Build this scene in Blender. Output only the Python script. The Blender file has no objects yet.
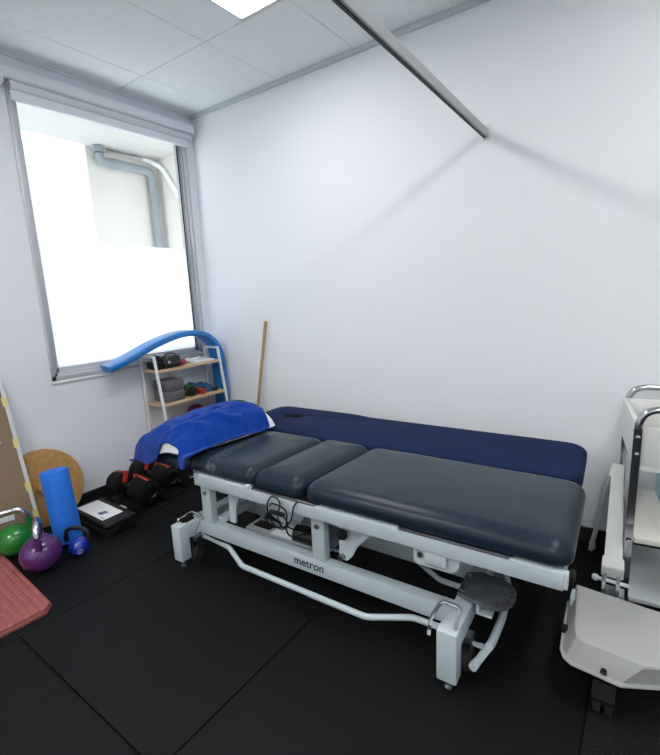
import bpy, bmesh, math, random
from mathutils import Vector, Matrix, noise
PI = math.pi
random.seed(7)
SC = bpy.context.scene
COL = SC.collection

# ------------------------------------------------------------------ materials
def mat(name, col, rough=0.5, metal=0.0, spec=0.5, bump=0.0, bscale=200.0, var=0.0, vscale=8.0,
        coat=0.0, sheen=0.0, detail=4.0):
    m = bpy.data.materials.new(name); m.use_nodes = True
    nt = m.node_tree; b = nt.nodes['Principled BSDF']
    b.inputs['Base Color'].default_value = (*col, 1)
    b.inputs['Roughness'].default_value = rough
    b.inputs['Metallic'].default_value = metal
    b.inputs['Specular IOR Level'].default_value = spec
    b.inputs['Coat Weight'].default_value = coat
    if sheen:
        b.inputs['Sheen Weight'].default_value = sheen
        b.inputs['Sheen Roughness'].default_value = 0.5
    tc = nt.nodes.new('ShaderNodeTexCoord')
    if bump:
        n = nt.nodes.new('ShaderNodeTexNoise'); n.inputs['Scale'].default_value = bscale
        n.inputs['Detail'].default_value = detail
        bp = nt.nodes.new('ShaderNodeBump'); bp.inputs['Strength'].default_value = bump
        bp.inputs['Distance'].default_value = 0.002
        nt.links.new(tc.outputs['Object'], n.inputs['Vector'])
        nt.links.new(n.outputs['Fac'], bp.inputs['Height'])
        nt.links.new(bp.outputs['Normal'], b.inputs['Normal'])
    if var:
        n = nt.nodes.new('ShaderNodeTexNoise'); n.inputs['Scale'].default_value = vscale
        n.inputs['Detail'].default_value = 6
        r = nt.nodes.new('ShaderNodeMapRange')
        r.inputs['To Min'].default_value = 1 - var; r.inputs['To Max'].default_value = 1 + var
        mx = nt.nodes.new('ShaderNodeVectorMath'); mx.operation = 'SCALE'
        mx.inputs[0].default_value = col
        nt.links.new(tc.outputs['Object'], n.inputs['Vector'])
        nt.links.new(n.outputs['Fac'], r.inputs['Value'])
        nt.links.new(r.outputs['Result'], mx.inputs['Scale'])
        nt.links.new(mx.outputs['Vector'], b.inputs['Base Color'])
    return m

def emis(name, col, s):
    m = bpy.data.materials.new(name); m.use_nodes = True
    nt = m.node_tree; nt.nodes.clear()
    e = nt.nodes.new('ShaderNodeEmission'); e.inputs[0].default_value = (*col, 1); e.inputs[1].default_value = s
    o = nt.nodes.new('ShaderNodeOutputMaterial'); nt.links.new(e.outputs[0], o.inputs[0])
    return m

def wood(name, c1, c2, scale=(2, 30, 30), rough=0.5):
    m = mat(name, c1, rough); nt = m.node_tree; b = nt.nodes['Principled BSDF']
    tc = nt.nodes.new('ShaderNodeTexCoord'); mp = nt.nodes.new('ShaderNodeMapping')
    mp.inputs['Scale'].default_value = scale
    n = nt.nodes.new('ShaderNodeTexNoise'); n.inputs['Scale'].default_value = 2.0; n.inputs['Detail'].default_value = 6
    cr = nt.nodes.new('ShaderNodeValToRGB')
    cr.color_ramp.elements[0].position = 0.3; cr.color_ramp.elements[0].color = (*c1, 1)
    cr.color_ramp.elements[1].position = 0.7; cr.color_ramp.elements[1].color = (*c2, 1)
    nt.links.new(tc.outputs['Object'], mp.inputs[0]); nt.links.new(mp.outputs[0], n.inputs['Vector'])
    nt.links.new(n.outputs['Fac'], cr.inputs[0]); nt.links.new(cr.outputs[0], b.inputs['Base Color'])
    return m

M = {}
M['wall'] = mat('wall_paint', (0.835, 0.86, 0.89), 0.72, bump=0.10, bscale=60, spec=0.25)
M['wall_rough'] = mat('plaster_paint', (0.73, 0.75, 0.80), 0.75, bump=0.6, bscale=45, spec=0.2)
M['trim'] = mat('grey_trim', (0.56, 0.60, 0.62), 0.5)
M['white_steel'] = mat('white_powder_coat', (0.53, 0.61, 0.645), 0.40, bump=0.05, bscale=400)
M['white_plastic'] = mat('white_plastic', (0.62, 0.67, 0.69), 0.45)
M['white_base'] = mat('off_white_moulding', (0.46, 0.46, 0.455), 0.5, spec=0.3)
M['white_panel'] = mat('white_laminate', (0.70, 0.70, 0.69), 0.35)
M['cream_panel'] = mat('cream_laminate', (0.66, 0.645, 0.60), 0.45, spec=0.3)
M['vinyl'] = mat('navy_vinyl', (0.008, 0.018, 0.030), 0.29, bump=0.18, bscale=420, spec=0.30, var=0.12, vscale=5)
M['couch'] = mat('blue_couch_cover', (0.011, 0.020, 0.062), 0.8, bump=0.25, bscale=300, var=0.12, vscale=6, spec=0.08)
M['towel'] = mat('royal_blue_towel', (0.003, 0.036, 0.25), 0.95, bump=1.0, bscale=380, var=0.3, vscale=40, sheen=0.12, spec=0.05)
M['pillow'] = mat('white_pillow_cloth', (0.80, 0.80, 0.80), 0.9, bump=0.3, bscale=150)
M['chrome'] = mat('chrome', (0.62, 0.64, 0.66), 0.12, metal=1.0)
M['tube_chrome'] = mat('tube_chrome', (0.45, 0.46, 0.47), 0.14, metal=1.0)
M['steel'] = mat('brushed_steel', (0.35, 0.37, 0.39), 0.3, metal=1.0)
M['black_plastic'] = mat('black_plastic', (0.007, 0.007, 0.008), 0.5, spec=0.3)
M['black_gloss'] = mat('black_gloss', (0.01, 0.01, 0.011), 0.25)
M['black_rubber'] = mat('black_rubber', (0.010, 0.010, 0.011), 0.75)
M['dark_plate'] = mat('dark_smoked_steel', (0.12, 0.13, 0.145), 0.16, metal=0.25, var=0.6, vscale=18, coat=0.6)
M['grey_plastic'] = mat('grey_plastic', (0.30, 0.32, 0.34), 0.5)
M['red_plastic'] = mat('red_plastic', (0.36, 0.026, 0.018), 0.5)
M['red_mat'] = mat('coral_rubber', (0.28, 0.075, 0.070), 0.7)
M['alu'] = mat('aluminium_frame', (0.50, 0.51, 0.53), 0.42, metal=0.35)
M['alu_rail'] = mat('aluminium_rail', (0.42, 0.43, 0.435), 0.5, metal=0.2)
M['blind'] = mat('grey_blind_fabric', (0.60, 0.63, 0.66), 0.7)
M['pelmet'] = mat('pelmet_grey_white', (0.72, 0.76, 0.80), 0.6)
M['foam_blue'] = mat('blue_foam', (0.006, 0.16, 0.50), 0.30, bump=0.10, bscale=150, spec=0.6, var=0.08)
M['roller_blue'] = mat('roller_blue_foam', (0.006, 0.135, 0.58), 0.75, bump=0.7, bscale=130, var=0.18, vscale=30)
M['cork'] = mat('cork_board', (0.225, 0.155, 0.095), 0.85, bump=0.5, bscale=120, var=0.22, vscale=90)
M['ply'] = wood('birch_ply', (0.34, 0.185, 0.055), (0.45, 0.26, 0.09), (1.2, 14, 14))
M['shelfwood'] = wood('light_oak', (0.48, 0.33, 0.19), (0.60, 0.44, 0.27), (30, 2, 30))
M['stickwood'] = wood('dowel_wood', (0.34, 0.19, 0.085), (0.45, 0.27, 0.13), (30, 30, 2))
M['silver_edge'] = mat('silver_edging', (0.62, 0.62, 0.64), 0.5)
M['yellow_tape'] = mat('yellow_tape', (0.72, 0.62, 0.24), 0.7)
M['paper'] = mat('white_paper', (0.74, 0.75, 0.76), 0.8)
M['green_k'] = mat('green_enamel', (0.010, 0.17, 0.022), 0.16, coat=0.3)
M['purple_k'] = mat('purple_enamel', (0.085, 0.020, 0.125), 0.16, coat=0.3)
M['blue_k'] = mat('blue_enamel', (0.006, 0.022, 0.30), 0.22, coat=0.4)
M['block_grey'] = mat('grey_foam', (0.105, 0.098, 0.108), 0.9, bump=0.2, bscale=160)
M['pink_ball'] = mat('pink_rubber', (0.33, 0.05, 0.075), 0.5)
M['db_blue'] = mat('blue_vinyl', (0.020, 0.085, 0.22), 0.5)
M['lime'] = mat('lime_green', (0.12, 0.42, 0.04), 0.6)
M['purple_b'] = mat('purple_fabric', (0.10, 0.015, 0.055), 0.6)
M['orange_b'] = mat('orange_red', (0.62, 0.09, 0.015), 0.6)
M['green_tub'] = mat('dark_green_plastic', (0.010, 0.10, 0.065), 0.45)
M['teal'] = mat('teal_box', (0.24, 0.38, 0.44), 0.5)
M['ink'] = mat('black_ink', (0.008, 0.008, 0.010), 0.5)  # lettering ink; also paints the shaded inside of holes
M['ink_blue'] = mat('blue_ink', (0.05, 0.06, 0.20), 0.6)
M['grey_ink'] = mat('grey_ink', (0.42, 0.43, 0.45), 0.7)
M['ext_cream'] = mat('cream_render', (0.74, 0.71, 0.66), 0.9, bump=0.3, bscale=20)
M['ext_white'] = mat('white_soffit', (0.58, 0.57, 0.55), 0.9)
M['ext_pipe'] = mat('grey_pvc', (0.25, 0.28, 0.30), 0.6)
M['ext_pipe_white'] = mat('white_pvc', (0.90, 0.90, 0.88), 0.5)
M['lamp'] = emis('led_panel', (1.0, 0.995, 0.98), 19.0)
M['lamp_front'] = emis('led_panel_front', (1.0, 0.995, 0.98), 37.0)  # stronger glow of the added fill panels out of view

def worn_vinyl():
    m = mat('navy_vinyl_worn', (0.008, 0.018, 0.030), 0.29, spec=0.30)
    nt = m.node_tree; b = nt.nodes['Principled BSDF']; L = nt.links.new
    tc = nt.nodes.new('ShaderNodeTexCoord'); sp = nt.nodes.new('ShaderNodeSeparateXYZ'); L(tc.outputs['Object'], sp.inputs[0])
    v = nt.nodes.new('ShaderNodeTexVoronoi'); v.feature = 'DISTANCE_TO_EDGE'; v.inputs['Scale'].default_value = 120; L(tc.outputs['Object'], v.inputs['Vector'])
    n = nt.nodes.new('ShaderNodeTexNoise'); n.inputs['Scale'].default_value = 45; L(tc.outputs['Object'], n.inputs['Vector'])
    def mth(op, a, c):
        q = nt.nodes.new('ShaderNodeMath'); q.operation = op
        for i, x in enumerate((a, c)):
            if hasattr(x, 'is_output'): L(x, q.inputs[i])
            else: q.inputs[i].default_value = x
        return q.outputs[0]
    crack = mth('LESS_THAN', v.outputs['Distance'], 0.075)
    thin = mth('GREATER_THAN', n.outputs['Fac'], 0.52)
    yb = mth('MULTIPLY', sp.outputs['Y'], 0.05)
    band = mth('LESS_THAN', mth('ABSOLUTE', mth('SUBTRACT', mth('ADD', sp.outputs['X'], yb), 0.115), 0.0), 0.032)
    k = mth('MULTIPLY', mth('MULTIPLY', crack, thin), band)
    mx = nt.nodes.new('ShaderNodeMix'); mx.data_type = 'RGBA'
    mx.inputs[6].default_value = (0.008, 0.018, 0.030, 1); mx.inputs[7].default_value = (0.20, 0.22, 0.23, 1)
    L(k, mx.inputs[0]); L(mx.outputs[2], b.inputs['Base Color'])
    return m
M['vinyl_worn'] = worn_vinyl()

def ceiling_mat():
    m = mat('ceiling_tile', (0.85, 0.9, 0.89), 0.9, spec=0.1)
    nt = m.node_tree; b = nt.nodes['Principled BSDF']
    tc = nt.nodes.new('ShaderNodeTexCoord')
    n = nt.nodes.new('ShaderNodeTexNoise'); n.inputs['Scale'].default_value = 110; n.inputs['Detail'].default_value = 5
    cr = nt.nodes.new('ShaderNodeValToRGB')
    cr.color_ramp.elements[0].position = 0.36; cr.color_ramp.elements[0].color = (0.87, 0.93, 0.92, 1)
    cr.color_ramp.elements[1].position = 0.50; cr.color_ramp.elements[1].color = (0.94, 0.97, 0.965, 1)
    nt.links.new(tc.outputs['Object'], n.inputs['Vector']); nt.links.new(n.outputs['Fac'], cr.inputs[0])
    nt.links.new(cr.outputs[0], b.inputs['Base Color'])
    return m
M['ceil'] = ceiling_mat()

def floor_mat(name, base, speck, rough, dens=0.62, spec=0.5):
    m = mat(name, base, rough, spec=spec)
    nt = m.node_tree; b = nt.nodes['Principled BSDF']
    tc = nt.nodes.new('ShaderNodeTexCoord')
    n = nt.nodes.new('ShaderNodeTexNoise'); n.inputs['Scale'].default_value = 260; n.inputs['Detail'].default_value = 2
    cr = nt.nodes.new('ShaderNodeValToRGB')
    cr.color_ramp.elements[0].position = dens; cr.color_ramp.elements[0].color = (*base, 1)
    cr.color_ramp.elements[1].position = dens + 0.08; cr.color_ramp.elements[1].color = (*speck, 1)
    n2 = nt.nodes.new('ShaderNodeTexNoise'); n2.inputs['Scale'].default_value = 2.2; n2.inputs['Detail'].default_value = 6
    mr = nt.nodes.new('ShaderNodeMapRange'); mr.inputs['To Min'].default_value = rough - 0.12; mr.inputs['To Max'].default_value = rough + 0.12
    bp = nt.nodes.new('ShaderNodeBump'); bp.inputs['Strength'].default_value = 0.35; bp.inputs['Distance'].default_value = 0.002
    nt.links.new(tc.outputs['Object'], n.inputs['Vector']); nt.links.new(n.outputs['Fac'], cr.inputs[0])
    nt.links.new(cr.outputs[0], b.inputs['Base Color'])
    nt.links.new(tc.outputs['Object'], n2.inputs['Vector']); nt.links.new(n2.outputs['Fac'], mr.inputs['Value'])
    nt.links.new(mr.outputs['Result'], b.inputs['Roughness'])
    nt.links.new(n.outputs['Fac'], bp.inputs['Height']); nt.links.new(bp.outputs['Normal'], b.inputs['Normal'])
    return m
M['floor'] = floor_mat('black_rubber_mat', (0.0042, 0.0050, 0.0056), (0.011, 0.0125, 0.0135), 0.60, spec=0.16)
M['floor_speck'] = floor_mat('speckled_rubber_mat', (0.006, 0.0065, 0.007), (0.035, 0.034, 0.032), 0.65, 0.55, spec=0.16)
M['skirting'] = mat('black_skirting', (0.010, 0.010, 0.012), 0.55)

def glass_mat():
    m = bpy.data.materials.new('window_glass'); m.use_nodes = True
    nt = m.node_tree; nt.nodes.clear()
    t = nt.nodes.new('ShaderNodeBsdfTransparent'); t.inputs[0].default_value = (0.96, 0.98, 0.98, 1)
    g = nt.nodes.new('ShaderNodeBsdfGlossy'); g.inputs['Roughness'].default_value = 0.02
    mx = nt.nodes.new('ShaderNodeMixShader'); mx.inputs[0].default_value = 0.05
    o = nt.nodes.new('ShaderNodeOutputMaterial')
    nt.links.new(t.outputs[0], mx.inputs[1]); nt.links.new(g.outputs[0], mx.inputs[2]); nt.links.new(mx.outputs[0], o.inputs[0])
    return m
M['glass'] = glass_mat()
def film_mat():
    m = bpy.data.materials.new('frosted_film'); m.use_nodes = True
    nt = m.node_tree; nt.nodes.clear()
    t = nt.nodes.new('ShaderNodeBsdfTranslucent'); t.inputs[0].default_value = (0.97, 0.98, 1.0, 1)
    g = nt.nodes.new('ShaderNodeBsdfDiffuse'); g.inputs[0].default_value = (0.8, 0.82, 0.85, 1)
    mx = nt.nodes.new('ShaderNodeMixShader'); mx.inputs[0].default_value = 0.12
    o = nt.nodes.new('ShaderNodeOutputMaterial')
    nt.links.new(t.outputs[0], mx.inputs[1]); nt.links.new(g.outputs[0], mx.inputs[2]); nt.links.new(mx.outputs[0], o.inputs[0])
    return m
M['film'] = film_mat()

# ------------------------------------------------------------------ object helpers
def tagset(o, label=None, cat=None, group=None, kind=None):
    if label: o['label'] = label
    if cat: o['category'] = cat
    if group: o['group'] = group
    if kind: o['kind'] = kind
    return o

def thing(name, label, cat, loc=(0, 0, 0), rz=0.0, group=None):
    o = bpy.data.objects.new(name, None); COL.objects.link(o)
    o.empty_display_size = 0.05
    o.location = loc; o.rotation_euler = (0, 0, rz)
    return tagset(o, label, cat, group)

def link(name, bm, m, parent=None, smooth=True, label=None, angle=35):
    bmesh.ops.recalc_face_normals(bm, faces=bm.faces)
    me = bpy.data.meshes.new(name); bm.to_mesh(me); bm.free()
    ms = m if isinstance(m, (list, tuple)) else [m]
    for x in ms: me.materials.append(x)
    if smooth:
        for p in me.polygons: p.use_smooth = True
        try: me.set_sharp_from_angle(angle=math.radians(angle))
        except Exception: pass
    o = bpy.data.objects.new(name, me); COL.objects.link(o)
    if parent: o.parent = parent
    if label: o['label'] = label
    return o

def struct(name, bm, m, parent=None, smooth=False):
    o = link(name, bm, m, parent, smooth)
    if not parent: o['kind'] = 'structure'
    return o

def copy_tree(o, parent=None):
    c = o.copy(); COL.objects.link(c); c.parent = parent
    for ch in list(o.children): copy_tree(ch, c)
    return c

def nb(): return bmesh.new()

def box(bm, c, s, bev=0.0, rot=None, seg=2, mi=0):
    g = bmesh.ops.create_cube(bm, size=1.0)
    vs = g['verts']
    bmesh.ops.scale(bm, vec=s, verts=vs)
    fs = list({f for v in vs for f in v.link_faces})
    if bev > 0:
        es = list({e for v in vs for e in v.link_edges})
        r = bmesh.ops.bevel(bm, geom=es, offset=min(bev, min(s) * 0.45), segments=seg, affect='EDGES', profile=0.5)
        vs = list({v for f in r['faces'] for v in f.verts} | {v for v in vs if v.is_valid})
        fs = list({f for v in vs for f in v.link_faces})
    if rot is not None:
        bmesh.ops.rotate(bm, verts=vs, cent=(0, 0, 0), matrix=rot.to_matrix() if hasattr(rot, 'to_matrix') else rot)
    bmesh.ops.translate(bm, vec=c, verts=vs)
    for f in fs: f.material_index = mi
    return vs

def bx(bm, lo, hi, bev=0.0, seg=2, mi=0):
    c = [(a + b) / 2 for a, b in zip(lo, hi)]; s = [abs(b - a) for a, b in zip(lo, hi)]
    return box(bm, c, s, bev, None, seg, mi)

def frame_from(d):
    d = d.normalized(); up = Vector((0, 0, 1)) if abs(d.z) < 0.95 else Vector((0, 1, 0))
    x = d.cross(up).normalized(); y = x.cross(d).normalized()
    return x, y

def cyl(bm, a, b, r, r2=None, n=20, cap=True, mi=0):
    a = Vector(a); b = Vector(b); r2 = r if r2 is None else r2
    x, y = frame_from(b - a)
    A = []; B = []
    for i in range(n):
        t = 2 * PI * i / n; d = x * math.cos(t) + y * math.sin(t)
        A.append(bm.verts.new(a + d * r)); B.append(bm.verts.new(b + d * r2))
    fs = [bm.faces.new((A[i], A[(i + 1) % n], B[(i + 1) % n], B[i])) for i in range(n)]
    if cap: fs += [bm.faces.new(A[::-1]), bm.faces.new(B)]
    for f in fs: f.material_index = mi

def catmull(pts, k=8, closed=False):
    P = [Vector(p) for p in pts]; out = []
    n = len(P)
    rng = range(n if closed else n - 1)
    for i in rng:
        p1, p2 = P[i], P[(i + 1) % n]
        p0 = P[i - 1] if (i > 0 or closed) else p1 * 2 - p2
        p3 = P[(i + 2) % n] if (i + 2 < n or closed) else p2 * 2 - p1
        for j in range(k):
            t = j / k
            out.append(0.5 * ((2 * p1) + (p2 - p0) * t + (2 * p0 - 5 * p1 + 4 * p2 - p3) * t * t + (3 * p1 - p0 - 3 * p2 + p3) * t ** 3))
    if not closed: out.append(P[-1])
    return out

def fillet(pts, r, k=6):
    P = [Vector(p) for p in pts]; out = [P[0]]
    for i in range(1, len(P) - 1):
        a, b, c = P[i - 1], P[i], P[i + 1]
        d1 = (a - b); d2 = (c - b)
        rr = min(r, d1.length * 0.48, d2.length * 0.48)
        s, e = b + d1.normalized() * rr, b + d2.normalized() * rr
        for j in range(k + 1):
            t = j / k
            out.append(s * (1 - t) ** 2 + b * 2 * t * (1 - t) + e * t * t)
    out.append(P[-1])
    return out

def tube(bm, pts, r, n=12, cap=True, closed=False, sx=1.0, mi=0):
    P = [Vector(p) for p in pts]; rings = []
    N = len(P); prevx = None
    for i in range(N):
        if closed: d = P[(i + 1) % N] - P[i - 1]
        else: d = P[min(i + 1, N - 1)] - P[max(i - 1, 0)]
        d.normalize()
        if prevx is None: x, y = frame_from(d)
        else:
            x = (prevx - d * prevx.dot(d)).normalized(); y = d.cross(x).normalized()
        prevx = x
        rr = r[i] if isinstance(r, (list, tuple)) else r
        rings.append([bm.verts.new(P[i] + (x * math.cos(2 * PI * j / n) * sx + y * math.sin(2 * PI * j / n)) * rr) for j in range(n)])
    for i in range(N if closed else N - 1):
        A, B = rings[i], rings[(i + 1) % N]
        for j in range(n):
            bm.faces.new((A[j], A[(j + 1) % n], B[(j + 1) % n], B[j])).material_index = mi
    if cap and not closed:
        bm.faces.new(rings[0][::-1]).material_index = mi; bm.faces.new(rings[-1]).material_index = mi

def lathe(bm, prof, c=(0, 0, 0), n=32, axis='Z', mi=0):
    c = Vector(c); rings = []
    def P(r, h, t):
        if axis == 'Z': return Vector((r * math.cos(t), r * math.sin(t), h))
        if axis == 'X': return Vector((h, r * math.cos(t), r * math.sin(t)))
        return Vector((r * math.sin(t), h, r * math.cos(t)))
    for r, h in prof:
        if r < 1e-6: rings.append([bm.verts.new(c + P(0, h, 0))])
        else: rings.append([bm.verts.new(c + P(r, h, 2 * PI * j / n)) for j in range(n)])
    for A, B in zip(rings, rings[1:]):
        for j in range(n):
            k = (j + 1) % n
            if len(A) == 1 and len(B) == 1: continue
            if len(A) == 1: f = bm.faces.new((A[0], B[k], B[j]))
            elif len(B) == 1: f = bm.faces.new((A[j], A[k], B[0]))
            else: f = bm.faces.new((A[j], A[k], B[k], B[j]))
            f.material_index = mi
    for R, flip in ((rings[0], True), (rings[-1], False)):
        if len(R) > 1: bm.faces.new(R[::-1] if flip else R).material_index = mi

def prism(bm, poly, axis, lo, hi, mi=0):
    """closed polygon extruded along an axis; poly coordinates are the two other axes in order"""
    def P(a, b, h):
        return {'X': (h, a, b), 'Y': (a, h, b), 'Z': (a, b, h)}[axis]
    A = [bm.verts.new(P(a, b, lo)) for a, b in poly]; B = [bm.verts.new(P(a, b, hi)) for a, b in poly]
    n = len(poly)
    for i in range(n): bm.faces.new((A[i], A[(i + 1) % n], B[(i + 1) % n], B[i])).material_index = mi
    bm.faces.new(A[::-1]).material_index = mi; bm.faces.new(B).material_index = mi

def bevel_all(bm, w, seg=2, ang=30):
    es = [e for e in bm.edges if len(e.link_faces) == 2 and e.calc_face_angle(0) > math.radians(ang)]
    bmesh.ops.bevel(bm, geom=es, offset=w, segments=seg, affect='EDGES', profile=0.5)

def rrect(hx, hy, r, k=8, side=0):
    r = max(min(r, hx - 1e-4, hy - 1e-4), 1e-4); out = []
    for cx, cy, a0 in ((hx - r, hy - r, 0), (-hx + r, hy - r, PI / 2), (-hx + r, -hy + r, PI), (hx - r, -hy + r, 1.5 * PI)):
        for j in range(k + 1):
            t = a0 + (PI / 2) * j / k
            out.append((cx + r * math.cos(t), cy + r * math.sin(t)))
    if side:
        o2 = []
        for i, p in enumerate(out):
            o2.append(p)
            if i % (k + 1) == k:
                q = out[(i + 1) % len(out)]
                o2 += [(p[0] + (q[0] - p[0]) * j / side, p[1] + (q[1] - p[1]) * j / side) for j in range(1, side)]
        out = o2
    return out

def cushion(bm, lo, hi, rc=0.04, re=0.03, rb=0.012, crown=0.006, hole=None, top_fn=None, rh=None):
    """upholstered pad: rounded outline, soft upper edge; hole=(x,y,rx,ry,depth)"""
    cx, cy = (lo[0] + hi[0]) / 2, (lo[1] + hi[1]) / 2
    hx, hy = (hi[0] - lo[0]) / 2, (hi[1] - lo[1]) / 2
    z0, z1 = lo[2], hi[2]
    steps = []; rh = rh or re
    for j in range(4):
        t = j / 3 * PI / 2
        steps.append((rb * (1 - math.sin(t)), z0 + rb * (1 - math.cos(t))))
    for j in range(8):
        t = j / 7 * PI / 2
        steps.append((rh * (1 - math.cos(t)), z1 - re * (1 - math.sin(t))))
    mind = min(hx, hy)
    for q in (0.35, 0.6, 0.85):
        d = rh + (mind - rh) * q * (0.9)
        steps.append((d, z1 + crown * (1 - (1 - q) ** 2)))
    rings = []
    K = 10
    for d, z in steps:
        ring = []
        for (x, y) in rrect(hx - d, hy - d, max(rc - d * 0.6, 0.008), K, 14):
            zz = z
            if top_fn and z > z0 + rb: zz = z + top_fn(x + cx, y + cy) * (z - z0) / (z1 - z0)
            ring.append(bm.verts.new((x + cx, y + cy, zz)))
        rings.append(ring)
    bm.faces.new(rings[0][::-1])
    if hole:
        rings = rings[:13]
        X, Y, rx, ry, dep = hole
        n = len(rings[0]); base = rings[-1]
        def ell(f, z):
            R = []
            for v in base:
                t = math.atan2((v.co.y - Y) * 1.0, (v.co.x - X) * 1.0)
                R.append(bm.verts.new((X + rx * f * math.cos(t), Y + ry * f * math.sin(t), z + (top_fn(X, Y) if top_fn else 0))))
            return R
        rings += [ell(1.25, z1 + crown * 0.4), ell(1.0, z1 - 0.008), ell(0.95, z1 - dep)]
    n = len(rings[0])
    for A, B in zip(rings, rings[1:]):
        for j in range(n): bm.faces.new((A[j], A[(j + 1) % n], B[(j + 1) % n], B[j]))
    f = bm.faces.new(rings[-1])
    if hole:
        f.material_index = 1
        for q in [q for e in f.edges for q in e.link_faces]: q.material_index = 1
    return bm

def text_mesh(name, s, size, m, parent, mat4, depth=0.0006):
    cu = bpy.data.curves.new(name, 'FONT'); cu.body = s; cu.size = size; cu.extrude = depth; cu.offset = size * 0.014
    cu.align_x = 'CENTER'; cu.align_y = 'CENTER'
    t = bpy.data.objects.new(name, cu)
    me = bpy.data.meshes.new_from_object(t)
    bpy.data.objects.remove(t); bpy.data.curves.remove(cu)
    me.name = name; me.materials.clear(); me.materials.append(m)
    o = bpy.data.objects.new(name, me); COL.objects.link(o)
    o.parent = parent; o.matrix_local = mat4
    return o

# ================================================================== SETTING
H = 2.766
RX, RY = 5.2, -4.6           # room extents behind the camera
WY0, WY1, WZ0, WZ1 = -1.300, -0.070, 0.872, 2.640

b = nb()
def wall_panel(lo, hi): bx(b, lo, hi)
wall_panel((-0.16, RY, 0), (0, WY0, H)); wall_panel((-0.16, WY1, 0), (0, 0.0, H))
wall_panel((-0.16, WY0, 0), (0, WY1, WZ0)); wall_panel((-0.16, WY0, WZ1), (0, WY1, H))
bmesh.ops.remove_doubles(b, verts=b.verts, dist=1e-5)
struct('wall_left', b, M['wall_rough'])
b = nb(); bx(b, (-0.16, 0, 0), (RX + 0.1, 0.12, H)); struct('wall_back', b, M['wall'])
b = nb(); bx(b, (RX, RY, 0), (RX + 0.1, 0, H)); struct('wall_right', b, M['wall'])
b = nb(); bx(b, (-0.16, RY - 0.1, 0), (RX + 0.1, RY, H)); struct('wall_front', b, M['wall'])

# floor: square rubber mats butted together over a dark slab
b = nb()
bx(b, (-0.16, RY - 0.1, -0.10), (RX + 0.1, 0.12, -0.010), mi=0)
gx = [0.0, 1.03, 2.0, 3.01, 4.0, 5.2]; gy = [0.0, -0.99, -1.995, -3.0, -4.6]
for i in range(5):
    for j in range(4):
        g = 0.0022
        bx(b, (gx[i] + g, gy[j + 1] + g, -0.0105), (gx[i + 1] - g, gy[j] - g, 0.0), bev=0.0025, seg=2,
           mi=1 if i >= 3 else 0)
struct('floor', b, [M['floor'], M['floor_speck']])

# ceiling: tiles in a grid, one opening for each light panel
b = nb()
bx(b, (-0.16, RY - 0.1, H + 0.006), (RX + 0.1, 0.12, H + 0.10))
xs = [0.0, 0.325, 0.93, 1.535, 2.14, 2.745, 3.35, 3.955, 4.56, 5.2]
LIGHTS = [(1.24, -1.84, 1.54, -0.63), (3.40, -1.84, 3.70, -0.63), (1.24, -4.24, 1.54, -3.03), (3.40, -4.24, 3.70, -3.03)]  # last two are unseen panels added behind the camera as fill
def lit(x0, y0, x1, y1):
    for L in LIGHTS:
        if x0 < L[2] - 0.01 and x1 > L[0] + 0.01 and y0 < L[3] - 0.01 and y1 > L[1] + 0.01: return True
    return False
def tile(x0, y0, x1, y1):
    g = 0.0022
    bx(b, (x0 + g, y0 + g, H), (x1 - g, y1 - g, H + 0.012), bev=0.002, seg=1)
for i in range(len(xs) - 1):
    tile(xs[i], -0.615, xs[i + 1], 0.0)
rows = [-0.62, -1.84, -3.03, -4.24, RY]
xs2 = [0.0, 0.325, 0.935, 1.24, 1.54, 2.14, 2.745, 3.40, 3.70, 4.56, 5.2]
for r0, r1 in zip(rows[1:], rows[:-1]):
    for i in range(len(xs2) - 1):
        if not lit(xs2[i], r0, xs2[i + 1], r1): tile(xs2[i], r0, xs2[i + 1], r1)
struct('ceiling', b, M['ceil'])
# wall angle at the ceiling edge
b = nb(); bx(b, (0.0, -0.020, H - 0.030), (RX, -0.0, H - 0.0005), bev=0.002); struct('trim_1', b, M['trim'])
b = nb(); bx(b, (0.0, -1.9, H - 0.014), (0.014, -0.02, H - 0.0005), bev=0.002); struct('trim_2', b, M['pelmet'])
# skirtings
b = nb(); bx(b, (0.0, RY, 0.0), (0.012, 0.0, 0.082), bev=0.003); struct('baseboard_left', b, M['skirting'])
b = nb(); bx(b, (0.012, -0.012, 0.0), (RX, 0.0, 0.082), bev=0.003); struct('baseboard_back', b, M['skirting'])

for i, L in enumerate(LIGHTS):
    t = thing('ceiling_light', ('bright narrow LED light panel set in the tiled ceiling by the window',
                                'bright narrow LED light panel in the ceiling above the white trolley',
                                'bright narrow LED panel in the front ceiling, on the window side',
                                'bright narrow LED panel in the front ceiling, on the trolley side')[i], 'ceiling light',
              ((L[0] + L[2]) / 2, (L[1] + L[3]) / 2, H))
    hx, hy = (L[2] - L[0]) / 2, (L[3] - L[1]) / 2
    b = nb()
    for lo, hi in (((-hx, -hy), (-hx + 0.012, hy)), ((hx - 0.012, -hy), (hx, hy)), ((-hx, -hy), (hx, -hy + 0.012)), ((-hx, hy - 0.012), (hx, hy))):
        bx(b, (*lo, -0.004), (*hi, 0.006))
    link('panel_frame', b, M['white_panel'], t, smooth=False)
    b = nb(); bx(b, (-hx + 0.012, -hy + 0.012, -0.001), (hx - 0.012, hy - 0.012, 0.005)); link('diffuser', b, M['lamp'] if i < 2 else M['lamp_front'], t, smooth=False)

# ---- window
w = bpy.data.objects.new('window_1', None); COL.objects.link(w); w['kind'] = 'structure'
w.location = (0, 0, 0)
FY0, FY1, FZ0, FZ1 = WY0, WY1, WZ0 + 0.004, WZ1
b = nb()
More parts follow.
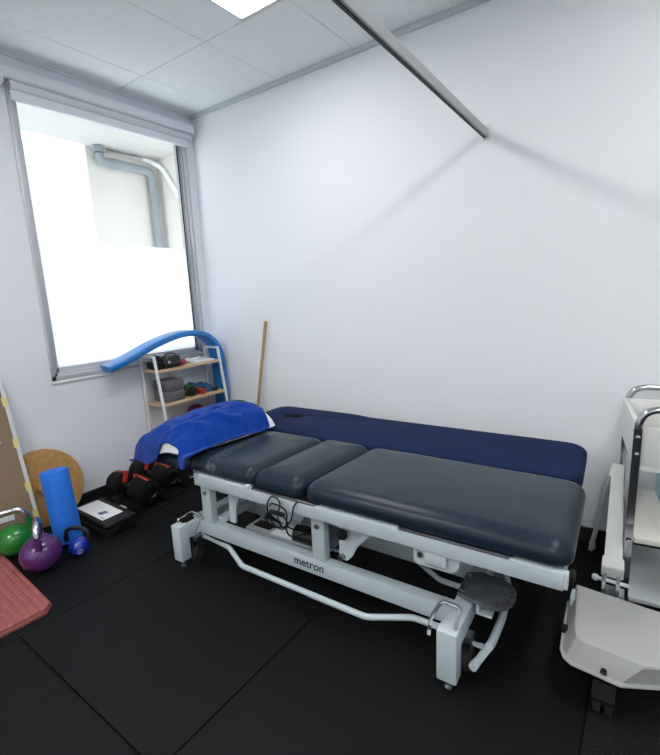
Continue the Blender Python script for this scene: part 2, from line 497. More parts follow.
# outer channel: three stepped tracks each side, deep bottom rail
for k, (xa, xb, ins) in enumerate(((-0.022, 0.004, 0.030), (-0.050, -0.022, 0.048), (-0.085, -0.050, 0.072))):
    bx(b, (xa, FY0, FZ0), (xb, FY0 + ins, FZ1), bev=0.002)
    bx(b, (xa, FY1 - ins * 0.8, FZ0), (xb, FY1, FZ1), bev=0.002)
    bx(b, (xa, FY0, FZ0), (xb, FY1, FZ0 + ins * 1.05), bev=0.002)
    bx(b, (xa, FY0, FZ1 - ins), (xb, FY1, FZ1), bev=0.002)
link('window_frame', b, M['alu'], w)
b = nb(); bx(b, (-0.049, FY1 - 0.062, FZ0 + 0.05), (-0.044, FY1 - 0.054, FZ1 - 0.05)); link('gasket', b, M['black_rubber'], w, smooth=False)
b = nb(); bx(b, (-0.064, FY0 + 0.06, FZ0 + 0.06), (-0.060, FY1 - 0.05, FZ1 - 0.06)); link('glass', b, M['glass'], w, smooth=False)
b = nb(); bx(b, (-0.0595, FY0 + 0.065, FZ0 + 0.065), (-0.0590, FY1 - 0.052, 1.755)); link('frosted_film', b, M['film'], w, smooth=False)
b = nb()
for yy, zz in ((FY0 + 0.012, FZ0 + 0.014), (FY0 + 0.030, FZ0 + 0.040)):
    cyl(b, (0.004, yy, zz), (0.006, yy, zz), 0.006, n=12)
link('screw', b, M['black_plastic'], w)
b = nb(); bx(b, (-0.02, WY0 - 0.004, WZ0 - 0.016), (0.010, WY1 + 0.004, WZ0 + 0.004), bev=0.004); link('window_sill', b, M['white_panel'], w)

# ---- roller blind above the window
t = thing('roller_blind', 'rolled-up grey roller blind in a pale cassette above the window', 'blind', (0, -0.66, 2.60))
b = nb(); prism(b, [(0.001, 0.012), (0.062, 0.012), (0.072, 0.022), (0.072, 0.070), (0.062, 0.082), (0.001, 0.082)], 'Y', -0.665, 0.615); bevel_all(b, 0.003)
link('cassette', b, M['pelmet'], t)
b = nb(); cyl(b, (0.036, -0.63, -0.012), (0.036, 0.60, -0.012), 0.028, n=24); link('fabric_roll', b, M['blind'], t)
b = nb(); bx(b, (0.012, -0.63, -0.085), (0.046, 0.575, -0.020), bev=0.006); link('bottom_rail', b, M['pelmet'], t)
b = nb(); bx(b, (0.002, -0.676, -0.020), (0.074, -0.665, 0.086), bev=0.002); link('end_bracket', b, M['white_panel'], t)
b = nb(); bx(b, (0.002, 0.615, -0.002), (0.074, 0.624, 0.086), bev=0.002); link('end_bracket', b, M['white_panel'], t)
b = nb()
tube(b, [(0.052, -0.648, -0.01), (0.052, -0.650, -0.9), (0.050, -0.652, -1.62)], 0.0016, n=6)
tube(b, [(0.030, -0.648, -0.01), (0.030, -0.650, -0.9), (0.050, -0.652, -1.62)], 0.0016, n=6)
link('pull_cord', b, M['paper'], t)

# ---- light well outside the window
b = nb(); bx(b, (-1.35, -0.236, 0.0), (-1.20, 0.60, 2.90)); struct('exterior_wall_back', b, M['ext_cream'])
b = nb(); bx(b, (-1.20, 0.47, 0.0), (-0.20, 0.60, 2.90)); struct('exterior_wall_side', b, M['ext_cream'])
b = nb(); bx(b, (-1.20, -3.2, 2.757), (-0.16, 0.47, 2.90)); struct('exterior_soffit', b, M['ext_white'])
b = nb(); bx(b, (-1.60, -3.2, 0.0), (-1.45, -0.236, 2.90)); struct('exterior_wall_far', b, M['ext_pipe_white'])
t = thing('drainpipe', 'grey drainpipe with two elbows on the cream wall outside the window', 'pipe', (-1.13, 0.0, 0.0))
pts = fillet([(0, -0.150, 2.75), (0, -0.150, 2.625), (0, 0.375, 2.625), (0, 0.385, 0.02)], 0.085, 8)
b = nb(); tube(b, pts, 0.040, n=20); link('pipe', b, M['ext_pipe'], t)
for p, q in (((0, -0.15, 2.70), (0, -0.15, 2.752)), ((0, 0.02, 2.625), (0, -0.05, 2.625)), ((0, 0.384, 2.49), (0, 0.384, 2.54))):
    b = nb(); cyl(b, p, q, 0.045); link('coupling', b, M['ext_pipe'], t)
b = nb(); tube(b, fillet([(-1.165, -0.06, 2.735), (-1.165, 0.36, 2.735), (-1.05, 0.44, 2.66), (-0.86, 0.445, 2.40), (-0.6, 0.445, 2.06)], 0.06), 0.022, n=14)
tagset(link('conduit', b, M['ext_pipe_white']), 'white sloping pipe above the grey drainpipe outside the window', 'pipe')

# ---- curtain rail sticking out from the long wall
t = thing('ceiling_rail', 'long grey aluminium rail jutting from the long wall below the ceiling', 'rail', (2.316, 0, 2.113), math.radians(1.7))
b = nb(); bx(b, (-0.012, -2.9, 0.002), (0.008, -0.004, 0.041), bev=0.002); link('rail_body', b, M['alu_rail'], t)
b = nb(); bx(b, (-0.0128, -2.9, -0.001), (-0.001, -0.004, 0.0025)); link('slot', b, M['black_plastic'], t, smooth=False, label='black underside slot')
b = nb(); bx(b, (-0.018, -0.006, -0.012), (0.020, 0.0, 0.062), bev=0.003); link('wall_bracket', b, M['white_panel'], t)

# ================================================================== FRONT TREATMENT TABLE
TH = math.radians(2.5)
T = thing('treatment_table', 'white-framed electric treatment table with navy vinyl sections, in front', 'treatment table', (1.30, -1.26, 0), TH)
WS = M['white_steel']
# upper frame ring
b = nb()
bx(b, (0.0, 0.0, 0.455), (1.635, 0.035, 0.515), bev=0.004)
bx(b, (0.0, 0.525, 0.455), (1.635, 0.56, 0.515), bev=0.004)
bx(b, (0.0, 0.035, 0.457), (0.035, 0.525, 0.513), bev=0.003)
bx(b, (1.600, 0.035, 0.457), (1.635, 0.525, 0.513), bev=0.003)
bx(b, (0.40, 0.035, 0.460), (0.43, 0.525, 0.510), bev=0.003)
bx(b, (0.70, 0.035, 0.460), (0.73, 0.525, 0.510), bev=0.003)
link('top_frame', b, WS, T)
for v0, v1, zt in ((0.003, 0.032, 0.512), (0.40, 0.557, 0.560)):
    b = nb(); bx(b, (1.634, v0, 0.460), (1.646, v1, zt), bev=0.003); link('end_cap', b, M['white_plastic'], T)
# base rails, posts, cross beams, feet
for v in (0.055, 0.345):
    b = nb(); bx(b, (-0.120, v, 0.152), (1.290, v + 0.05, 0.226), bev=0.005); link('base_rail', b, WS, T)
for u in (-0.028, 0.664):
    for v in (0.055, 0.345):
        b = nb(); bx(b, (u, v + 0.002, 0.224), (u + 0.066, v + 0.045, 0.470), bev=0.005); pst = link('post', b, WS, T)
        if v < 0.1:
            b = nb(); cyl(b, (u + 0.033, v + 0.002, 0.388), (u + 0.033, v - 0.006, 0.388), 0.011, n=16); cyl(b, (u + 0.033, v - 0.006, 0.388), (u + 0.033, v - 0.010, 0.388), 0.006, n=6)
            link('bolt', b, M['steel'], pst)
for u, lw in ((-0.130, 0.065), (1.272, 0.070)):
    b = nb(); bx(b, (u + 0.003, -0.05, 0.150), (u + lw - 0.003, 0.60, 0.228), bev=0.005); link('cross_beam', b, WS, T)
    for v0 in (-0.085 if u > 0 else -0.070, 0.575):
        b = nb(); bx(b, (u, v0, 0.043), (u + lw, v0 + 0.060, 0.236), bev=0.006); lg = link('leg', b, WS, T)
        b = nb(); cyl(b, (u + lw / 2, v0 + 0.03, 0.012), (u + lw / 2, v0 + 0.03, 0.05), 0.007, n=12); lathe(b, [(0.0, 0.0), (0.013, 0.0), (0.014, 0.007), (0.007, 0.013), (0.0, 0.013)], (u + lw / 2, v0 + 0.03, 0), 18)
        link('levelling_foot', b, M['dark_plate'], lg)
# castors behind the feet
for u, v in ((-0.06, 0.03), (1.34, 0.05), (-0.06, 0.50), (1.34, 0.50)):
    b = nb(); cyl(b, (u - 0.012, v, 0.045), (u + 0.012, v, 0.045), 0.040, n=24); cs = link('castor', b, M['black_rubber'], T)
    b = nb(); bx(b, (u - 0.020, v - 0.018, 0.05), (u - 0.014, v + 0.018, 0.14)); bx(b, (u + 0.014, v - 0.018, 0.05), (u + 0.020, v + 0.018, 0.14)); bx(b, (u - 0.02, v - 0.02, 0.128), (u + 0.02, v + 0.02, 0.152)); cyl(b, (u - 0.024, v, 0.045), (u + 0.024, v, 0.045), 0.007, n=10)
    link('castor_fork', b, M['steel'], cs)
# brake levers
def lever(pts):
    b = nb(); tube(b, fillet(pts, 0.02), 0.0065, n=10); link('brake_lever', b, M['chrome'], T)
lever([(-0.118, -0.030, 0.236), (-0.118, -0.030, 0.252), (-0.110, 0.05, 0.262), (-0.030, 0.048, 0.262), (-0.010, -0.02, 0.20)])
lever([(1.252, -0.100, 0.218), (1.250, -0.075, 0.262), (1.262, 0.0, 0.285), (1.330, -0.002, 0.285), (1.328, -0.06, 0.240)])
b = nb(); bx(b, (-0.112, -0.025, 0.2285), (-0.086, 0.045, 0.246), bev=0.003); link('lever_pad', b, M['black_plastic'], T)
# foot-operated height bar looping round the base
def rbar(name, pts, r=0.0120):
    b = nb(); tube(b, fillet(pts, 0.020, 5), r, n=14); return link(name, b, WS, T)
rbar('foot_bar', [(-0.07, 0.065, 0.130), (0.145, 0.058, 0.125), (0.305, -0.018, 0.118), (0.97, -0.024, 0.118), (1.13, 0.060, 0.122), (1.30, 0.055, 0.130)])
rbar('foot_bar', [(1.33, 0.045, 0.125), (1.395, 0.050, 0.118)])
rbar('foot_bar', [(1.385, -0.045, 0.108), (1.415, 0.09, 0.112), (1.420, 0.22, 0.118), (1.410, 0.40, 0.118), (1.37, 0.52, 0.125)], 0.0145)
rbar('foot_bar', [(-0.07, 0.44, 0.130), (0.20, 0.44, 0.12), (0.34, 0.50, 0.118), (0.85, 0.50, 0.118), (1.02, 0.405, 0.12), (1.14, 0.33, 0.12), (1.30, 0.32, 0.125)])
# lifting arms (curved gusset plates) and inner frame
def arc(cx, cz, r, a0, a1, k=10): return [(cx + r * math.cos(math.radians(a0 + (a1 - a0) * i / k)), cz + r * math.sin(math.radians(a0 + (a1 - a0) * i / k))) for i in range(k + 1)]
for v in (0.12, 0.315):
    b = nb(); prism(b, [(0.105, 0.452), (0.30, 0.452)] + arc(0.31, 0.27, 0.165, 95, 175, 8) + [(0.140, 0.225), (0.10, 0.225)], 'Y', v, v + 0.012); bevel_all(b, 0.002)
    link('lift_arm', b, WS, T)
b = nb(); prism(b, [(0.25, 0.453), (0.252, 0.40)] + arc(0.40, 0.40, 0.145, 190, 330, 14) + [(0.56, 0.453)], 'Y', 0.20, 0.212); bevel_all(b, 0.002); link('gusset_plate', b, WS, T)
b = nb(); bx(b, (0.085, 0.07, 0.405), (0.150, 0.14, 0.452), bev=0.006); link('pivot_block', b, M['white_plastic'], T)
b = nb(); bx(b, (0.12, 0.30, 0.290), (1.28, 0.335, 0.345), bev=0.004); link('inner_rail', b, WS, T)
b = nb(); bx(b, (0.03, 0.10, 0.225), (0.09, 0.34, 0.250), bev=0.004); link('base_plate', b, WS, T)
# motor unit, piston
b = nb(); bx(b, (0.20, 0.12, 0.170), (0.66, 0.34, 0.225), bev=0.012); mo = link('actuator_housing', b, M['grey_plastic'], T, label='grey actuator housing')
b = nb(); prism(b, [(0.36, 0.225), (0.44, 0.29), (0.50, 0.29), (0.50, 0.225)], 'Y', 0.13, 0.30); bevel_all(b, 0.008); link('housing_cover', b, M['white_plastic'], mo)
b = nb(); bx(b, (0.235, 0.15, 0.226), (0.34, 0.20, 0.232)); bx(b, (0.235, 0.23, 0.226), (0.34, 0.28, 0.232)); link('housing_slot', b, M['black_plastic'], mo)
b = nb(); cyl(b, (0.53, 0.13, 0.275), (0.66, 0.13, 0.275), 0.042, n=28); cyl(b, (0.520, 0.13, 0.275), (0.535, 0.13, 0.275), 0.020, n=16); link('motor', b, M['black_gloss'], T)
b = nb(); cyl(b, (0.52, 0.115, 0.250), (0.68, 0.115, 0.262), 0.022, n=20); pi_ = link('piston_cylinder', b, M['grey_plastic'], T)
b = nb(); cyl(b, (0.68, 0.115, 0.262), (0.80, 0.105, 0.270), 0.008, n=14); link('piston_rod', b, M['chrome'], pi_)
# triangular bracket with knob, then the rounded hanger plate
b = nb(); prism(b, [(0.790, 0.456), (1.06, 0.456)] + arc(1.06, 0.20, 0.225, 92, 160, 8) + [(0.825, 0.252), (0.787, 0.250)], 'Y', 0.085, 0.098); bevel_all(b, 0.002); tb = link('triangle_bracket', b, WS, T)
b = nb(); lathe(b, [(0.0, -0.022), (0.016, -0.020), (0.024, -0.008), (0.024, 0.0), (0.010, 0.004), (0.010, 0.016)], (0.822, 0.062, 0.385), 10, 'Y'); link('knob', b, M['black_plastic'], tb)
b = nb(); cyl(b, (0.803, 0.085, 0.268), (0.803, 0.064, 0.268), 0.013, n=14); link('pivot_bolt', b, M['steel'], tb)
b = nb(); prism(b, [(1.145, 0.457), (1.32, 0.457), (1.315, 0.435)] + arc(1.27, 0.425, 0.045, 0, -90, 6) + [(1.17, 0.378)] + arc(1.165, 0.398, 0.02, 270, 180, 4), 'Y', 0.030, 0.040); bevel_all(b, 0.0015); hp = link('hanger_plate', b, WS, T)
b = nb(); bx(b, (1.195, 0.008, 0.405), (1.275, 0.040, 0.456), bev=0.006); link('hanger_block', b, M['white_plastic'], hp)
b = nb(); cyl(b, (1.172, 0.030, 0.420), (1.172, 0.024, 0.420), 0.011, n=14); link('bolt', b, M['steel'], hp)
# smoked pedal plate with lightening holes on its bracket
b = nb()
pl = [(1.292, 0.085), (1.288, 0.215), (1.335, 0.245), (1.40, 0.235)] + [(1.415 + 0.065 * math.cos(a), 0.150 + 0.085 * math.sin(a)) for a in [PI / 2 - PI * k / 12 for k in range(13)]] + [(1.33, 0.075)]
prism(b, pl, 'Z', 0.262, 0.276); bevel_all(b, 0.003); pp = link('pedal_plate', b, M['dark_plate'], T, label='smoked grey perforated pedal plate')
b = nb()
for k in range(7):
    a = PI / 2.4 - (PI / 1.2) * k / 6; x, y = 1.415 + 0.050 * math.cos(a), 0.150 + 0.066 * math.sin(a)
    cyl(b, (x, y, 0.2755), (x, y, 0.2768), 0.0075, n=14)
link('plate_hole', b, M['ink'], pp)
for x, y in ((1.308, 0.105), (1.305, 0.200)):
    b = nb(); cyl(b, (x, y, 0.2755), (x, y, 0.281), 0.010, n=14); link('plate_bolt', b, M['steel'], pp)
b = nb(); bx(b, (1.355, 0.10, 0.20), (1.365, 0.21, 0.263)); bx(b, (1.405, 0.12, 0.215), (1.413, 0.20, 0.263)); bx(b, (1.355, 0.10, 0.20), (1.41, 0.21, 0.208)); link('pedal_bracket', b, WS, pp)
# chrome slide strips and latch on the rail top
for u0, u1 in ((0.385, 0.735), (1.10, 1.48)):
    b = nb(); bx(b, (u0, -0.002, 0.513), (u1, 0.012, 0.522), bev=0.002); st = link('slide_strip', b, M['steel'], T)
    b = nb(); bx(b, (u0 - 0.005, 0.014, 0.514), (u1 + 0.008, 0.05, 0.522)); link('strip_backing', b, M['black_plastic'], st)
b = nb(); bx(b, (0.350, -0.003, 0.508), (0.374, 0.014, 0.528), bev=0.002); link('latch', b, M['white_plastic'], T)
b = nb(); bx(b, (0.02, 0.045, 0.513), (1.60, 0.52, 0.524)); link('cushion_board', b, M['black_plastic'], T)
# vinyl sections
V = M['vinyl']
def skew(bm):          # the pads sit slightly askew on the frame
    for v in bm.verts:
        w_ = min(1.0, max(0.0, (1.45 - v.co.x) / 0.7))
        v.co.x += 0.085 * v.co.y * w_
    return bm
def puff(x, y): return 0.0025 * noise.noise(Vector((x * 6, y * 6, 1.3)))
b = nb(); cushion(b, (-0.055, 0.012, 0.523), (0.378, 0.555, 0.597), 0.045, 0.050, 0.012, 0.005, top_fn=puff, rh=0.060); link('back_cushion', skew(b), M['vinyl_worn'], T)
b = nb(); cushion(b, (0.383, 0.006, 0.523), (0.654, 0.557, 0.604), 0.045, 0.056, 0.012, 0.006, top_fn=puff, rh=0.066); link('middle_cushion', skew(b), V, T)
b = nb(); cushion(b, (0.659, 0.004, 0.523), (1.655, 0.560, 0.602), 0.060, 0.052, 0.012, 0.004, top_fn=puff, rh=0.064); link('foot_cushion', skew(b), V, T)
b = nb(); cushion(b, (-0.470, 0.02, 0.500), (-0.066, 0.575, 0.566), 0.09, 0.03, 0.02, 0.003); link('headrest_cushion', skew(b), V, T)
b = nb()
bx(b, (-0.075, 0.06, 0.462), (-0.030, 0.10, 0.505), bev=0.004); bx(b, (-0.075, 0.46, 0.462), (-0.030, 0.50, 0.505), bev=0.004)
cyl(b, (-0.055, 0.02, 0.478), (-0.055, 0.55, 0.478), 0.010, n=14); bx(b, (-0.05, 0.06, 0.468), (0.01, 0.09, 0.495)); bx(b, (-0.05, 0.47, 0.468), (0.01, 0.50, 0.495))
link('headrest_hinge', b, M['chrome'], T)
# end handwheel
b = nb(); lathe(b, [(0.0, -0.010), (0.014, -0.010), (0.019, -0.005), (0.019, 0.005), (0.014, 0.010), (0.0, 0.010)], (1.652, 0.055, 0.484), 20, 'X'); kk = link('tension_knob', b, M['black_plastic'], T)
b = nb(); cyl(b, (1.630, 0.055, 0.484), (1.646, 0.055, 0.484), 0.008); link('knob_stem', b, M['chrome'], kk)
# hand control cable looped over the rail
b = nb()
tube(b, catmull([(0.66, 0.02, 0.522), (0.635, -0.010, 0.500), (0.615, -0.014, 0.430), (0.565, -0.012, 0.385), (0.545, -0.016, 0.430), (0.565, -0.020, 0.500), (0.525, -0.020, 0.520), (0.490, -0.016, 0.470), (0.505, -0.016, 0.400), (0.560, -0.016, 0.375), (0.600, -0.018, 0.410), (0.560, -0.022, 0.455), (0.500, -0.020, 0.440), (0.478, -0.014, 0.410), (0.490, 0.00, 0.360), (0.500, 0.10, 0.310), (0.53, 0.125, 0.285), (0.60, 0.125, 0.285)], 8), 0.0036, n=8)
tube(b, catmull([(0.500, -0.012, 0.468), (0.530, -0.024, 0.490), (0.595, -0.02, 0.470), (0.59, -0.018, 0.385), (0.60, 0.00, 0.345), (0.630, 0.05, 0.335), (0.645, 0.12, 0.31)], 8), 0.0036, n=8)
link('control_cable', b, M['black_plastic'], T, label='black looped control cable')
b = nb(); bx(b, (0.508, -0.030, 0.440), (0.585, -0.012, 0.456), bev=0.004); link('cable_clip', b, M['black_plastic'], T)
# lettering on the base rail
text_mesh('lettering', 'metron', 0.054, M['ink'], T, Matrix.Translation((0.642, 0.0545, 0.193)) @ Matrix.Rotation(PI / 2, 4, 'X'))
b = nb()
for k in range(9): bx(b, (0.70 + k * 0.021, -0.0375, 0.114 + 0.0 * k), (0.714 + k * 0.021, -0.0368, 0.120))
link('bar_label', b, M['grey_ink'], T, smooth=False)

# ================================================================== BLUE COUCH BEHIND
T2 = thing('massage_couch', 'low navy blue fabric-covered couch with a face hole, pushed against the long wall', 'couch', (0.955, -0.205, 0), math.radians(3.4))
def head_rise(x, y): return 0.009 if x < 0.62 else (0.009 * (0.68 - x) / 0.06 if x < 0.68 else 0.0)
b = nb(); cushion(b, (0.0, -0.485, 0.495), (1.925, 0.008, 0.570), 0.10, 0.026, 0.015, 0.003, hole=(0.245, -0.190, 0.075, 0.050, 0.055), top_fn=head_rise); link('mattress', b, [M['couch'], M['ink']], T2)  # second material paints the shade inside the face hole black
b = nb(); bx(b, (0.06, -0.46, 0.450), (1.88, -0.42, 0.497), bev=0.004); bx(b, (0.06, -0.06, 0.450), (1.88, -0.02, 0.497), bev=0.004); bx(b, (0.06, -0.44, 0.452), (0.10, -0.04, 0.495)); bx(b, (1.84, -0.44, 0.452), (1.88, -0.04, 0.495)); bx(b, (0.10, -0.40, 0.470), (1.84, -0.08, 0.505))
link('frame', b, WS, T2)
for u in (0.14, 1.855):
    for v in (-0.27, -0.04):
        b = nb(); bx(b, (u - 0.022, v - 0.022, 0.0), (u + 0.022, v + 0.022, 0.455), bev=0.004); link('leg', b, WS if u > 1 else M['black_plastic'], T2)

# ================================================================== PILLOW AND TOWEL
def cushion_h(u, v):   # soft pillow profile, u,v in -1..1
    a = max(0.0, 1 - abs(u) ** 2.6); c = max(0.0, 1 - abs(v) ** 3.0)
    return (a ** 0.55) * (c ** 0.5)
PC = Vector((1.088, -0.955, 0.0)); PR = math.radians(-7.0)
PHX, PHY = 0.236, 0.328
def pil_to_world(x, y, z):
    return Vector((PC.x + x * math.cos(PR) - y * math.sin(PR), PC.y + x * math.sin(PR) + y * math.cos(PR), z))
def pil_base(x, y):    # headrest is lower than the back cushion
    t = min(1, max(0, (x + 0.03) / 0.16)); t = t * t * (3 - 2 * t)
    q = min(1, max(0, (y - 0.15) / 0.12))
    return 0.571 + 0.034 * t + 0.016 * q * (1 - t)
def pil_top(x, y):
    u, v = x / PHX, y / PHY
    h = 0.150 * cushion_h(u, v) * (0.93 + 0.17 * v) * (1 - 0.12 * u) + 0.004
    return pil_base(x, y) + h
b = nb(); NU, NV = 24, 40; G = {}
for i in range(NU + 1):
    for j in range(NV + 1):
        u, v = -1 + 2 * i / NU, -1 + 2 * j / NV
        x, y = u * PHX, v * PHY
        k = 1 - 0.10 * (abs(u * v)) ** 2.5
        G[i, j, 1] = b.verts.new(pil_to_world(x * k, y * k, pil_top(x, y)))
        edge = i in (0, NU) or j in (0, NV)
        G[i, j, 0] = G[i, j, 1] if edge else b.verts.new(pil_to_world(x * k, y * k, pil_base(x, y) + 0.002))
for i in range(NU):
    for j in range(NV):
        for s in (0, 1):
            q = [G[i, j, s], G[i + 1, j, s], G[i + 1, j + 1, s], G[i, j + 1, s]]
            b.faces.new(q if s else q[::-1])
pil = link('pillow', b, M['pillow'], None, angle=80)
tagset(pil, 'white pillow mostly hidden under the royal blue towel', 'pillow')
# towel thrown over the pillow: hangs off the window side, laps onto the back cushion
b = nb(); NU, NV = 80, 120; G = {}
def sstep(a, c, x):
    t = min(1, max(0, (x - a) / (c - a))); return t * t * (3 - 2 * t)
for i in range(NU + 1):
    for j in range(NV + 1):
        s, t_ = i / NU, j / NV
        # near hem: pulled back over the middle so the pillow end shows, dropping at both corners
        hem0 = -PHY - 0.040 - 0.015 + 0.066 * sstep(0.50, 0.64, s) * (1 - sstep(0.86, 0.96, s)) - 0.012 * sstep(0.9, 1.0, s)
        hem1 = PHY - 0.015 - 0.085 * s
        y = hem0 + (hem1 - hem0) * t_
        xl = -PHX - 0.085 - 0.03 * (1 - t_) ** 2 + 0.02 * math.sin(t_ * 9) ; xr = PHX + 0.030 + 0.030 * (1 - t_) ** 3 - 0.010 * t_ + 0.006 * math.sin(t_ * 11)
        x = xl + (xr - xl) * s
        cx_, cy_ = max(-PHX, min(PHX, x)), max(-PHY, min(PHY, y))
        z = pil_top(cx_, cy_); zb = pil_base(x, y) + 0.006
        over = max(0.0, -PHX - x); overy = max(0.0, -PHY - y)
        if over > 0: z = z - over * 1.5; x = -PHX - over * 0.65
        if overy > 0:
            z = z - overy * 1.5; y = -PHY - overy * 0.4
        n1 = noise.noise(Vector((x * 5, y * 5 + 3, 0.2))); n2 = noise.noise(Vector((x * 15 + y * 8, y * 6 - x * 14, 4.1))); n3 = noise.noise(Vector((x * 30, y * 30, 9.0)))
        fold = 0.0
        for (fx, fy, ang, wd, amp) in ((0.10, -0.22, 0.9, 0.020, 0.014), (0.05, -0.10, 0.7, 0.022, 0.012), (0.14, -0.05, 1.1, 0.016, 0.010), (-0.06, -0.26, 0.4, 0.022, 0.012), (0.02, 0.10, 1.0, 0.020, 0.010), (0.12, 0.14, 1.2, 0.015, 0.008)):
            dx, dy = x - fx, y - fy
            dist = dx * math.sin(ang) - dy * math.cos(ang); along = dx * math.cos(ang) + dy * math.sin(ang)
            fold += amp * math.exp(-(dist / wd) ** 2) * math.exp(-(along / 0.13) ** 2)
        z += 0.010 + 0.013 * n1 + 0.012 * n2 + 0.004 * n3 + 1.5 * fold
        if over <= 0 and overy <= 0: z = max(z, zb + 0.002)
        else: z = max(z, 0.474 + 0.096 * sstep(0.25, 0.7, s))
        if over > 0: x -= 0.010 * math.sin(y * 30) * min(1, over * 20)
        G[i, j] = b.verts.new(pil_to_world(x, y, z))
for i in range(NU):
    for j in range(NV): b.faces.new((G[i, j], G[i + 1, j], G[i + 1, j + 1], G[i, j + 1]))
for _ in range(2): bmesh.ops.smooth_vert(b, verts=b.verts, factor=0.5, use_axis_x=True, use_axis_y=True, use_axis_z=True)
tw = link('towel', b, M['towel'], None, angle=180)
sm = tw.modifiers.new('thick', 'SOLIDIFY'); sm.thickness = 0.007; sm.offset = 1.0
tagset(tw, 'royal blue terry towel draped over the white pillow on the table head', 'towel')

# ================================================================== LADDER SHELF
S = thing('shelf_unit', 'narrow white steel ladder shelf with light wooden shelves under the window', 'shelf', (0, 0, 0))
XB, XF = 0.035, 0.195
def leg_x(z): return XF + (0.955 - z) * 0.14
for y0 in (-0.692, -0.105):
    b = nb(); r = 0.009
    pts = [(XB, y0, 0.0), (XB, y0, 0.955), (XF, y0, 0.955), (leg_x(0), y0, 0.0)]
    for p, q in zip(pts, pts[1:]):
        d = Vector(q) - Vector(p); L = d.length; ang = math.atan2(d.x, d.z)
        box(b, (Vector(p) + Vector(q)) / 2, (0.016, 0.018, L + 0.012), 0.002, Matrix.Rotation(ang, 3, 'Y'))
    link('ladder_frame', b, M['white_panel'], S)
for z in (0.848, 0.598, 0.362):
    b = nb(); bx(b, (XB - 0.005, -0.694, z - 0.010), (leg_x(z) + 0.006, -0.100, z + 0.008), bev=0.002); link('shelf_board', b, M['shelfwood'], S, label='light wooden shelf board')
b = nb(); tube(b, [(0.036, -0.50, 0.57), (0.036, -0.36, 0.84)], 0.004, n=8); tube(b, [(0.036, -0.36, 0.57), (0.036, -0.50, 0.84)], 0.004, n=8); link('cross_brace', b, M['white_panel'], S)
Z1, Z2, Z3 = 0.857, 0.607, 0.371
# top shelf
t = thing('speaker_bag', 'black rounded bag lying at the left end of the top shelf', 'bag', (0.125, -0.58, Z1))
b = nb(); prism(b, [(-0.075, 0.0), (0.070, 0.0), (0.085, 0.03), (0.070, 0.085), (0.03, 0.100), (-0.03, 0.100), (-0.075, 0.08)], 'Y', -0.045, 0.105); bevel_all(b, 0.010, 3); link('bag_body', b, M['black_gloss'], t)
b = nb(); bx(b, (-0.06, -0.098, 0.0), (0.075, -0.043, 0.062), bev=0.010); link('side_pocket', b, M['black_plastic'], t)
b = nb(); tube(b, catmull([(0.062, -0.03, 0.088), (0.05, 0.0, 0.105), (0.05, 0.06, 0.105), (0.062, 0.09, 0.088)], 6), 0.005, n=8); link('carry_strap', b, M['black_plastic'], t)
b = nb(); prism(b, [(-0.015, 0.050), (0.004, 0.060), (0.0, 0.048), (0.02, 0.050), (-0.005, 0.034), (0.0, 0.044)], 'X', 0.0845, 0.0858); link('logo_mark', b, M['paper'], t, smooth=False)
b = nb(); lathe(b, [(0.0, 0.0), (0.014, 0.002), (0.023, 0.011), (0.026, 0.024), (0.023, 0.038), (0.014, 0.048), (0.0, 0.050)], (0, 0, 0), 24)
o = link('massage_ball', b, M['pink_ball']); o.location = (0.165, -0.432, Z1); tagset(o, 'small dusky pink ball beside the black bag on the top shelf', 'ball')
b = nb(); bx(b, (-0.07, -0.10, 0.0), (0.07, 0.10, 0.014), bev=0.003)
o = link('book', b, M['paper']); o.location = (0.120, -0.245, Z1); tagset(o, 'white booklet lying flat at the bottom of the paper pile on the top shelf', 'book', 'booklets on the top shelf')
b = nb(); bx(b, (-0.06, -0.085, 0.0), (0.06, 0.085, 0.010), bev=0.003)
o = link('book', b, M['paper']); o.location = (0.115, -0.265, Z1 + 0.0145); o.rotation_euler = (0, 0, 0.2); tagset(o, 'small white booklet lying askew on top of the paper pile on the top shelf', 'book', 'booklets on the top shelf')
b = nb(); tube(b, catmull([(-0.03, 0.05, 0.004), (0.03, 0.02, 0.012), (0.05, -0.04, 0.006), (0.0, -0.07, 0.010), (-0.04, -0.02, 0.006)], 6), 0.0045, n=8)
o = link('white_cord', b, M['paper']); o.location = (0.10, -0.270, Z1 + 0.0252); tagset(o, 'white cord coiled on the booklets on the top shelf', 'cord')
# second shelf
for k, lab in enumerate(('grey foam yoga block, lower of the two stacked on the second shelf', 'grey foam yoga block, upper of the two stacked on the second shelf')):
    b = nb(); bx(b, (-0.080, -0.082, 0), (0.080, 0.082, 0.079), bev=0.006)
    o = link('yoga_block', b, M['block_grey']); o.location = (0.137, -0.557, Z2 + 0.0005 + 0.0798 * k); tagset(o, lab, 'yoga block', 'yoga blocks')
def dumbbell(lab, col, loc, rz, r=0.033, L=0.10, hm=None):
    t = thing('hand_weight', lab, 'dumbbell', loc, rz)
    b = nb()
    cyl(b, (0, -L / 2, r * 0.9), (0, L / 2, r * 0.9), 0.013, n=14); link('grip', b, hm or col, t)
    for s in (-1, 1):
        b = nb(); prism(b, [(r * math.cos(PI / 6 + PI / 3 * k), r * 0.868 + r * math.sin(PI / 6 + PI / 3 * k + PI / 6 * 0)) for k in range(6)], 'Y', s * L / 2 - 0.022, s * L / 2 + 0.022); bevel_all(b, 0.006)
        hd = link('weight_head', b, col, t)
        mn = min(v.co.z for v in hd.data.vertices)
        for v in hd.data.vertices: v.co.z -= min(mn, 0)
    return t
dumbbell('blue vinyl hand weight behind the red one on the second shelf', M['db_blue'], (0.085, -0.290, Z2), PI / 2 + 0.1, 0.040, 0.07)
